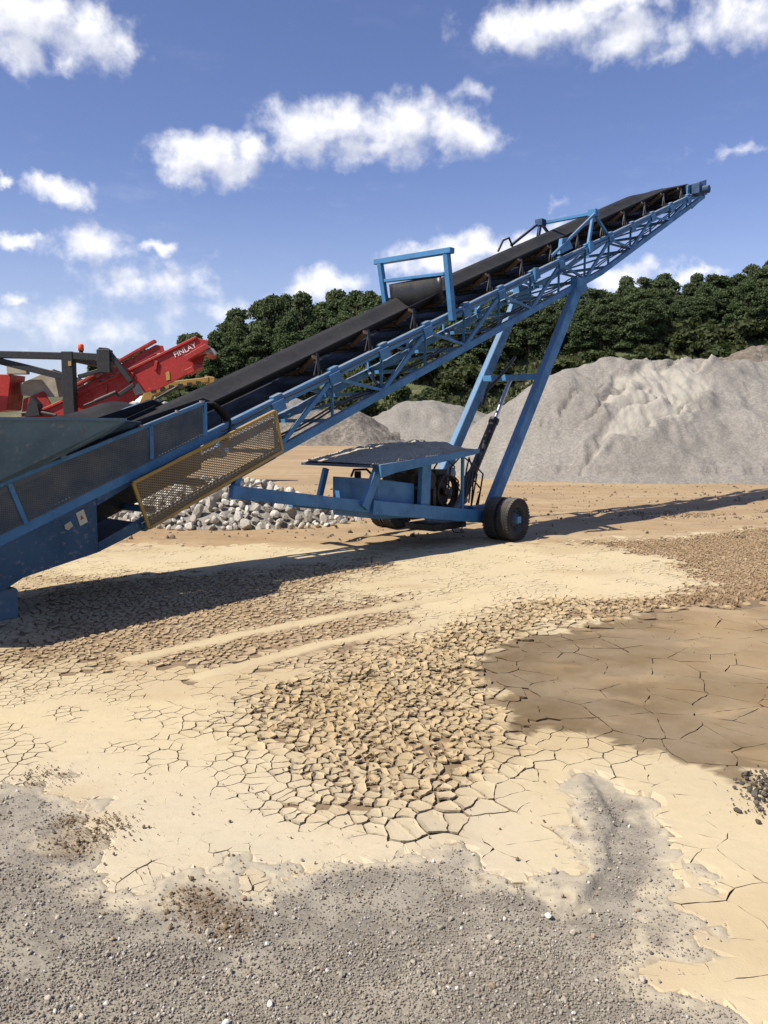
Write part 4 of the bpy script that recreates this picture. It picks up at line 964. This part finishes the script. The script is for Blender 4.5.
LEAF = leaf_mat('woodland_leaves', (.050,.076,.030), (.080,.110,.046), (.088,.106,.052))
BUSHL = leaf_mat('scrub_leaves', (.030,.048,.016), (.065,.082,.030), (.085,.085,.040))
BARK = paint('bark', (.09,.07,.05), .9, .5, dust=.2, scale=4)
def leaves(n, lob, size, r, squash=.8):
    k = r.integers(0, len(lob), n); L = np.array(lob)[k]
    d = r.normal(size=(n, 3)); d /= np.linalg.norm(d, axis=1)[:, None]; d[:,2] = np.where(d[:,2] < -.35, -d[:,2], d[:,2])
    rad = L[:,3]*(.2+1.05*r.random(n)**.75); c = L[:,:3]+d*rad[:, None]*np.array([1,1,squash])
    nrm = d*.7+r.normal(size=(n, 3))*.55; nrm /= np.linalg.norm(nrm, axis=1)[:, None]
    t = np.cross(nrm, r.normal(size=(n, 3))); t /= np.linalg.norm(t, axis=1)[:, None]; b = np.cross(nrm, t)
    s = size*(.6+.8*r.random(n))[:, None]; q = [c-t*s-b*s*.6, c+t*s*.2-b*s*.8, c+t*s+b*s*.5, c-t*s*.3+b*s*.9]
    V = np.stack(q, 1).reshape(-1, 3); F = np.arange(4*n).reshape(n, 4)
    tone = np.clip(L[:,4]+r.normal(0, .2, n), 0, 1); return V, F, np.repeat(np.stack([tone]*3+[np.ones(n)], 1), 4, 0)
def tree_proto(seed, h, n):
    r = np.random.default_rng(seed); m = MB(); lean = r.uniform(-.4, .4, 2)
    m.tube([(0,0,-1.2),(lean[0]*.2,lean[1]*.2,h*.3),(lean[0]*.6,lean[1]*.6,h*.55),(lean[0],lean[1],h*.88)], [.26,.2,.13,.04], 8)
    lob = []
    W = h*r.uniform(.26,.34)
    for k in range(46):
        t = r.uniform(.04, .97); a = r.uniform(0, 6.28); env = math.sin(min(1, (t*.80+.22))*pi)**.6; q = W*env*r.uniform(.25, 1.0)
        c = (lean[0]*t+q*cos(a), lean[1]*t+q*sin(a), h*t); lob.append((*c, h*r.uniform(.075,.135)*(1-.25*t), r.uniform(.1,.9)))
        if k % 3 == 0: m.tube([(lean[0]*.5*t,lean[1]*.5*t,h*t*.7),(c[0]*.6,c[1]*.6,h*t*.88),c], [.07,.05,.015], 5)
    root = empty('broadleaf_tree'); m.build('trunk', BARK, root)
    V, F, C = leaves(n, lob, .14, r); np_mesh('crown', V, F, LEAF, root, False, C); return root
protos = [tree_proto(100+k, 10, 13000) for k in range(7)]
tx_ = [-90,-40,-26,-24.5,-22,-17,-13,-8,-6,0,12,24,29.6,33,36.6,42,46,60,100]; ty_ = [352,350,350,345,331,311,297,292,291,297,296,287,276,272,277,268,263,262,262]
def ztop(x, y):
    xs = x*95/y; return 2.2+(425-np.interp(xs, tx_, ty_))/820*y
used = [0]*7; rt = np.random.default_rng(77); cnt = 0
for y0, stp in ((87.5,2.9),(91,2.8),(95,2.8),(99.5,3.0),(105,3.3)):
    x = -32+rt.uniform(0,3)
    while x < 54*y0/95:
        y = y0+rt.uniform(-1.8,1.8); hz_ = float(hill(np.array([x]), np.array([y]))[0]); top = float(ztop(x, y))
        h = (top-hz_)*(rt.uniform(.82,1.04) if y0 > 93 else rt.uniform(.6,.88)); h = max(3.5, min(h, 13))
        if not (-24.5 < x < 3 and y0 > 100 and False):
            k = int(rt.integers(7)); o = protos[k] if not used[k] else copy_tree(protos[k]); used[k] = 1; s = h/10.3
            o.location = (x, y, hz_-.3); o.rotation_euler = (0,0,rt.uniform(0,6.28)); sx = s*rt.uniform(.75,1.15)*(1.25 if h < 7 else 1); o.scale = (sx, sx, s)
            left = x < 6
            tag(o, 'dark green broadleaf tree of the wood left of the truss' if left else 'dark green broadleaf tree of the wood above the grey heap', 'tree', 'trees of the wood on the left' if left else 'trees of the wood on the right'); cnt += 1
        x += stp*rt.uniform(.7,1.3)
print('trees', cnt)
def bush_proto(seed):
    r = np.random.default_rng(seed); lob = [(r.normal(0,.55),r.normal(0,.45),r.uniform(.2,.9),r.uniform(.3,.55),r.uniform(.1,.9)) for _ in range(10)]
    root = empty('scrub_bush'); V, F, C = leaves(1100, lob, .12, r); np_mesh('foliage', V, F, BUSHL, root, False, C)
    m = MB()
    for k in range(4): m.tube([(0,0,-.3),(lob[k][0]*.6,lob[k][1]*.6,.4),lob[k][:3]], [.04,.03,.01], 5)
    m.build('stem', BARK, root); return root
bp = [bush_proto(200+k) for k in range(4)]; used = [0]*4
for i in range(74):
    x = rt.uniform(-28, 52); y = rt.uniform(74, 87); hz_ = float(hill(np.array([x]), np.array([y]))[0]); k = int(rt.integers(4)); o = bp[k] if not used[k] else copy_tree(bp[k]); used[k] = 1
    s = rt.uniform(.7, 2.0); o.location = (x, y, hz_-.1); o.rotation_euler = (0,0,rt.uniform(0,6.28)); o.scale = (s*1.2, s*1.2, s)
    tag(o, 'light green scrub bush on the grassy bank below the wood', 'bush', 'scrub bushes on the bank')
rg = np.random.default_rng(9); N = 16000; x = rg.uniform(-32, 58, N); y = rg.uniform(66, 90, N); k = fbm(x*.25, y*.25, 5, 3) > .46; x, y = x[k], y[k]; n = len(x); z = hill(x, y)
a = rg.uniform(0, 6.28, n); s = rg.uniform(.10, .3, n); hh = rg.uniform(.18, .55, n); dx = np.cos(a)*s; dy = np.sin(a)*s
V = np.stack([np.stack([x-dx, y-dy, z-.05], 1), np.stack([x+dx, y+dy, z-.05], 1), np.stack([x+dx*.5, y+dy*.5, z+hh], 1), np.stack([x-dx*.7, y-dy*.7, z+hh*.8], 1)], 1).reshape(-1, 3)
t = np.repeat(rg.random(n), 4); o = np_mesh('grass', V, np.arange(4*n).reshape(n, 4), BUSHL, None, False, np.stack([t, t, t, np.ones(4*n)], 1)); tag(o, 'rough tussocks of grass on the bank', 'grass', kind='stuff')

# ------------------------------------------------------------------ red screening machine behind the hopper
red = empty('mobile_screener', (-8, 22.6, 0)); tag(red, 'red mobile screening plant with black gantry and raised side conveyor, behind the hopper', 'screening machine')
def Q(x, y, z): return Vector((x+8, y-22.6, z))
sx = .50
m = MB(); m.prism([(-9.6,2.38),(-8.2,2.92),(-7.84,3.10),(-4.93,4.48),(-4.62,4.42),(-4.72,4.05),(-4.80,3.78),(-5.14,3.56),(-6.0,3.14),(-6.4,3.04),(-6.55,2.9),(-7.9,2.2),(-9.2,2.0)], Q(0,22,0), (1,0,0), (0,0,1), (0,1,0), .05)
m.beam(Q(-9.4,22,2.46), Q(-7.84,22,3.13), .16, .07); m.beam(Q(-7.84,22,3.13), Q(-4.93,22,4.50), .16, .07)
for x in (-7.4,-6.7,-6.05): m.beam(Q(x,21.95,3.0+(x+7.4)*.47), Q(x+.05,21.95,3.25+(x+7.4)*.47), .06, .08)
arm = m.build('conveyor_arm', RED, red, .012)
m = MB(); m.prism([(-6.7,3.22),(-6.5,3.3),(-6.35,3.05),(-6.6,2.98)], Q(0,21.965,0), (1,0,0), (0,0,1), (0,1,0), .012); m.build('service_plate', GREYST, arm)
m = MB(); m.prism([(-5.78,3.58),(-5.68,3.62),(-5.66,3.40),(-5.76,3.37)], Q(0,21.965,0), (1,0,0), (0,0,1), (0,1,0), .012); m.build('safety_sticker', YEL, arm)
tc = bpy.data.curves.new('lettering', 'FONT'); tc.body = 'FINLAY'; tc.size = .20; tc.extrude = .004; 
to = bpy.data.objects.new('lettering_source', tc); COL.objects.link(to); lme = bpy.data.meshes.new_from_object(to.evaluated_get(bpy.context.evaluated_depsgraph_get())); bpy.data.objects.remove(to)
lme.materials.clear(); lme.materials.append(WHITEP); to = link(bpy.data.objects.new('lettering', lme), arm); to.matrix_local = Matrix.Translation(Q(-5.52,21.962,3.97)) @ Euler((pi/2,-math.atan(.47),0)).to_matrix().to_4x4()
m = MB(); m.prism([(-8.6,3.20),(-6.36,4.42),(-6.16,4.40),(-6.12,4.24),(-6.35,4.17),(-8.6,2.96)], Q(0,23.2,0), (1,0,0), (0,0,1), (0,1,0), .05); m.beam(Q(-8.6,23.2,3.30), Q(-6.36,23.2,4.53), .22, .08); m.build('conveyor_arm', RED, red, .012)
m = MB()
m.hexa([Q(-8.1,22.06,2.95),Q(-5.3,22.06,4.2),Q(-5.6,23.1,4.2),Q(-8.3,23.1,3.0),Q(-8.1,22.06,3.05),Q(-5.3,22.06,4.3),Q(-5.6,23.1,4.33),Q(-8.3,23.1,3.13)]); dk = m.build('belt_deck', GREYST, red)
m = MB()
for k in range(9):
    x = -7.7+k*.24; zc = 3.16+(x+8.1)*.447; m.beam(Q(x,22.45,zc+.03), Q(x+.15,22.45,zc+.097), .10, .03)
m.build('cleat', BLACK, dk)
m = MB(); m.tube([Q(-4.74,21.9,4.12), Q(-4.74,23.0,4.12)], .12, 18); m.build('head_drum', RED, red)
m = MB(); m.tube([Q(-4.66,21.6,4.15), Q(-4.66,21.9,4.15)], .10, 12); m.tube([Q(-4.72,21.62,4.15),Q(-4.45,21.62,4.12),Q(-4.38,21.62,4.02)], .06, 10); m.build('hydraulic_motor', GREYST, red)
m = MB(); m.prism([(-5.15,3.98),(-4.6,4.28),(-4.5,4.18),(-5.1,3.85)], Q(0,21.7,0), (1,0,0), (0,0,1), (0,1,0), .5); m.prism([(-5.2,3.62),(-4.85,3.78),(-4.75,3.7),(-5.1,3.5)], Q(0,21.8,0), (1,0,0), (0,0,1), (0,1,0), .4); m.build('end_guard', RED, red, .01)
# gantry
m = MB(); y = 21.6
m.beam(Q(-8.19,y,2.0), Q(-8.19,y,4.09), .28, .29); m.beam(Q(-8.33,y,4.0), Q(-7.2,y,3.93), .24, .19); m.box(Q(-7.42,y-.14,3.55), Q(-7.08,y+.14,4.14)); m.prism([(-7.42,4.12),(-7.36,4.2),(-7.15,4.18),(-7.08,4.05)], Q(0,y,0), (1,0,0), (0,0,1), (0,1,0), .2)
m.beam(Q(-7.12,y,4.05), Q(-6.58,y,3.32), .14, .13); m.beam(Q(-6.95,y,2.95), Q(-6.5,y,3.25), .12, .10); m.beam(Q(-7.95,y,3.45), Q(-7.2,y,3.66), .12, .10)
m.beam(Q(-11.6,y+.05,4.06), Q(-8.2,y+.05,3.98), .22, .18); m.beam(Q(-10.6,y+.1,4.0), Q(-8.25,y+.1,3.42), .14, .17); m.beam(Q(-8.05,y,3.98), Q(-7.05,24.4,4.0), .1, .12); m.beam(Q(-8.19,24.2,2.0), Q(-8.19,24.2,4.0), .22, .2); m.beam(Q(-8.19,y,3.95), Q(-8.19,24.2,3.95), .18, .18)
gan = m.build('gantry', BLACK, red, .012)
m = MB(); m.tube([Q(-6.95,y-.1,3.05), Q(-7.5,y-.1,2.82)], .05, 10); m.tube([Q(-7.5,y-.1,2.82), Q(-7.8,y-.1,2.7)], .03, 10); m.build('hydraulic_ram', BLACK, gan)
m = MB(); m.box(Q(-8.15,y-.16,3.72), Q(-8.07,y-.142,3.84)); m.build('safety_sticker', YEL, gan)
m = MB(); m.tube([Q(-7.86,y,4.02), Q(-7.86,y,4.12)], .055, 14); bc = m.build('beacon', BLACK, gan)
m = MB(); m.lathe([(0,.17),(.05,.165),(.07,.14),(.075,0),(0,0)], Q(-7.86,y,4.12), (0,0,1), 18); m.build('beacon_lens', ORANGE, bc)
# body behind: hopper sides, screen plate, chassis, tracks
m = MB(); m.prism([(-12.6,2.0),(-9.95,2.0),(-9.8,2.9),(-9.25,3.12),(-9.05,2.78),(-8.8,2.62),(-8.3,2.3),(-8.3,1.3),(-12.6,1.3)], Q(0,22.5,0), (1,0,0), (0,0,1), (0,1,0), .06); m.prism([(-12.6,2.4),(-10.15,2.6),(-10.0,3.55),(-12.6,3.6)], Q(0,22.7,0), (1,0,0), (0,0,1), (0,1,0), .9)
m.box(Q(-12.4,22.6,.9), Q(-7.4,24.6,1.9)); m.build('hopper_body', RED, red, .015)
m = MB(); m.hexa([Q(-9.88,22.55,3.0),Q(-8.85,22.55,2.95),Q(-8.6,23.8,3.1),Q(-9.85,23.8,3.2),Q(-9.9,22.55,3.32),Q(-8.98,22.55,3.72),Q(-8.6,23.8,3.5),Q(-9.9,23.8,3.5)]); m.build('screen_box', STONEPLATE, red, .01)
m = MB(); m.box(Q(-10.1,22.2,3.55), Q(-9.55,22.4,3.8)); m.build('tool_box', STONEPLATE, red, .02)
m = MB(); m.prism([(-9.5,2.4),(-9.1,2.45),(-9.15,2.75),(-9.32,2.95),(-9.42,2.7)], Q(0,22.0,0), (1,0,0), (0,0,1), (0,1,0), .35); m.box(Q(-9.8,22.0,1.6), Q(-8.4,22.4,2.42)); m.tube([Q(-9.6,21.9,2.5),Q(-9.2,21.9,2.55),Q(-8.7,21.9,2.45)], .05, 8); m.build('power_pack', BLACK, red, .01)
m = MB(); m.tube([Q(-11.2,21.2,3.75), Q(-9.92,21.2,3.75), Q(-9.88,21.2,3.70), Q(-10.16,21.2,2.0)], .045, 8); m.tube([Q(-10.28,21.35,3.3), Q(-10.42,21.35,2.0)], .035, 8)
for k in range(5): m.tube([Q(-10.02-.08*k*.6,21.2,3.0-.25*k), Q(-10.5-.05*k,21.35,3.0-.25*k)], .02, 6)
m.build('ladder', GREYST, red)
for yy in (22.7, 24.5):
    m = MB(); pts = []
    prof_ = [(-11.6,.0),(-8.4,.0),(-8.05,.18),(-7.95,.45),(-8.1,.75),(-8.4,.88),(-11.6,.88),(-11.9,.72),(-12.02,.45),(-11.9,.15)]
    m.prism(prof_, Q(0,yy,0), (1,0,0), (0,0,1), (0,1,0), .45); tr_ = m.build('crawler_track', BLACK, red, .02)
    m = MB()
    for k in range(18): m.box(Q(-11.6+k*.18,yy-.24,-.02), Q(-11.5+k*.18,yy+.24,.012)); m.box(Q(-11.6+k*.18,yy-.24,.868), Q(-11.5+k*.18,yy+.24,.91))
    m.build('track_pad', BLACK, tr_)

# ------------------------------------------------------------------ yellow excavator further back
ex = empty('excavator', (-9.35, 30.3, .02), R(4)); tag(ex, 'old yellow excavator half hidden between the red machine and the black belt', 'excavator')
m = MB()
for s in (1, -1): m.prism([(-1.6,.05),(1.5,.05),(1.85,.35),(1.7,.8),(-1.7,.8),(-1.9,.4)], (0,1.0*s,0), (1,0,0), (0,0,1), (0,1,0), .5)
m.build('crawler_track', BLACK, ex, .03)
m = MB(); m.box((-1.9,-1.2,.95), (1.2,1.2,1.3)); m.box((-1.9,-1.15,1.3), (-.2,1.15,2.55)); m.prism([(-1.9,2.55),(-.2,2.55),(-.4,2.95),(-1.7,2.95)], (0,0,0), (1,0,0), (0,0,1), (0,1,0), 2.0); m.build('engine_house', MYEL, ex, .06)
m = MB(); m.box((.05,.15,1.3), (1.25,1.15,2.9)); cab = m.build('cab', GREYST, ex, .05)
m = MB(); m.box((-.02,.1,2.9), (1.3,1.2,3.05)); m.lathe([(0,.28),(.25,.24),(.42,.1),(.45,0)], (.65,.1,3.0), (0,0,1), 20); m.build('cab_roof', WHITEP, cab, .04)
m = MB(); bpts = [(.2,1.4),(.35,2.6),(.75,3.45),(1.5,3.72),(3.0,3.9)]; tops = [(.6,1.4),(.72,2.5),(1.0,3.2),(1.6,3.5),(3.0,3.72)]
m.prism(bpts+tops[::-1], (0,-.5,0), (1,0,0), (0,0,1), (0,1,0), .35); bm_ = m.build('boom', MYEL, ex, .02)
m = MB()
for k in range(6): m.box((.95+.32*k,-.68,3.34+.06*k), (1.12+.32*k,-.69-.0,3.5+.05*k)); 
m.tube([(.55,-.72,2.0),(1.1,-.72,3.1),(1.9,-.72,3.55)], .05, 8); m.build('boom_ram', BLACK, bm_)
m = MB(); m.prism([(2.85,3.95),(3.2,3.9),(3.35,2.0),(3.1,1.9)], (0,-.5,0), (1,0,0), (0,0,1), (0,1,0), .3); m.build('dipper_arm', MYEL, ex, .02)
m = MB(); m.prism([(2.7,1.0),(3.5,1.0),(3.7,1.6),(3.3,2.0),(2.9,1.9)], (0,-.5,0), (1,0,0), (0,0,1), (0,1,0), 1.0); m.build('bucket', BLACK, ex, .03)

# ------------------------------------------------------------------ sky, sun, camera
AZ, EL = math.atan2(-.729, -.427), math.atan(1/.845)
w = bpy.data.worlds.new('World'); SC.world = w; w.use_nodes = True; nt = NT(w.node_tree); nt.n.clear()
out = nt.node('ShaderNodeOutputWorld'); sky = nt.node('ShaderNodeTexSky', sky_type='NISHITA'); sky.sun_disc = False; sky.sun_elevation = EL; sky.sun_rotation = AZ % (2*pi); sky.altitude = 150; sky.air_density = 1.0; sky.dust_density = .5; sky.ozone_density = 2.5
gv = nt.node('ShaderNodeTexCoord').outputs['Generated']; sp = nt.node('ShaderNodeSeparateXYZ'); nt.l.new(gv, sp.inputs[0])
azn = nt.math('ARCTAN2', sp.outputs[0], sp.outputs[1]); eln = nt.math('ARCSINE', sp.outputs[2])
cb = nt.node('ShaderNodeCombineXYZ'); nt.l.new(azn, cb.inputs[0]); nt.l.new(eln, cb.inputs[1]); ae = cb.outputs[0]
CL = CLOUDS
grp = bpy.data.node_groups.new('cloud_field', 'ShaderNodeTree'); grp.interface.new_socket('Vector', in_out='INPUT', socket_type='NodeSocketVector'); grp.interface.new_socket('Density', in_out='OUTPUT', socket_type='NodeSocketFloat')
gn = NT(grp); gi = gn.node('NodeGroupInput'); go = gn.node('NodeGroupOutput'); vin = gi.outputs[0]
wn = gn.node('ShaderNodeTexNoise'); wn.inputs['Scale'].default_value = 16; wn.inputs['Detail'].default_value = 5; wn.inputs['Roughness'].default_value = .6; gn.l.new(vin, wn.inputs['Vector'])
wv = gn.vmath('MULTIPLY', gn.vmath('SUBTRACT', wn.outputs['Color'], (.5,.5,.5)), (.085,.065,0)); pv = gn.vmath('ADD', vin, wv)
acc = None
for a, e, ra, re, k in CL:
    d = gn.vmath('LENGTH', gn.vmath('MULTIPLY', gn.vmath('SUBTRACT', pv, (a, e, 0)), (1/ra, 1/re, 0)))
    v = gn.math('MULTIPLY', gn.math('SUBTRACT', 1.0, d), k)
    acc = v if acc is None else gn.math('SMOOTH_MAX', acc, v, .12)
f1 = gn.node('ShaderNodeTexNoise'); f1.inputs['Scale'].default_value = 34; f1.inputs['Detail'].default_value = 5; f1.inputs['Roughness'].default_value = .54; gn.l.new(vin, f1.inputs['Vector'])
acc = gn.math('ADD', acc, gn.math('MULTIPLY', gn.math('SUBTRACT', f1.outputs['Fac'], .52), 1.5)); gn.l.new(acc, go.inputs[0])
def cf(v):
    n = nt.node('ShaderNodeGroup'); n.node_tree = grp; nt.set(n.inputs[0], v); return n.outputs[0]
d0 = cf(ae); d1 = cf(nt.vmath('ADD', ae, (-.012, .026, 0)))
cov = nt.range(d0, -.12, .85); shade = nt.range(d1, .05, .9, 0, 1)
lum = nt.mix(shade, rgb(8.0,8.0,8.3), rgb(5.3,5.5,6.3))
thin = nt.range(nt.noise(nt.vmath('MULTIPLY', ae, (1, 2.6, 1)), 5.5, 7, .68), .52, .82, 0, .30)
hor = nt.range(eln, .0, .30, .42, 0)
skyc = nt.mix(1.0, sky.outputs[0], rgb(*SKYTINT), 'MULTIPLY')
c = nt.mix(nt.math('MULTIPLY', thin, nt.range(eln, .02, .5, 1, .25)), skyc, rgb(5.4,5.9,6.8)); c = nt.mix(hor, c, rgb(4.9,5.6,6.8)); c = nt.mix(nt.math('MULTIPLY', cov, .96), c, lum)
bg = nt.node('ShaderNodeBackground'); nt.l.new(c, bg.inputs[0]); bg.inputs[1].default_value = SKYSTR; nt.l.new(bg.outputs[0], out.inputs[0])
w.cycles.sampling_method = 'MANUAL'; w.cycles.sample_map_resolution = 512

sl = bpy.data.lights.new('sun', 'SUN'); sl.energy = SUNSTR; sl.angle = R(.53); sl.color = (1.0, .945, .845); so = link(bpy.data.objects.new('sun', sl))
sd = Vector((cos(EL)*sin(AZ), cos(EL)*cos(AZ), sin(EL))); so.rotation_euler = sd.to_track_quat('Z', 'Y').to_euler(); so.location = sd*60

cd = bpy.data.cameras.new('camera'); cam = link(bpy.data.objects.new('camera', cd)); cam.location = (0,0,2.2); cam.rotation_euler = (pi/2-math.atan(87/820), 0, 0)
cd.sensor_fit = 'VERTICAL'; cd.sensor_height = 36; cd.lens = 820/1024*36; cd.clip_start = .05; cd.clip_end = 20000; SC.camera = cam
vs = SC.view_settings; vs.view_transform = 'Standard'; vs.look = 'None'; vs.gamma = 1; vs.use_curve_mapping = False; vs.exposure = EXPO
SC.cycles.max_bounces = 6; SC.cycles.diffuse_bounces = 3; SC.cycles.glossy_bounces = 2; SC.cycles.transparent_max_bounces = 12; SC.cycles.caustics_reflective = False; SC.cycles.caustics_refractive = False
SC.cycles.use_denoising = True
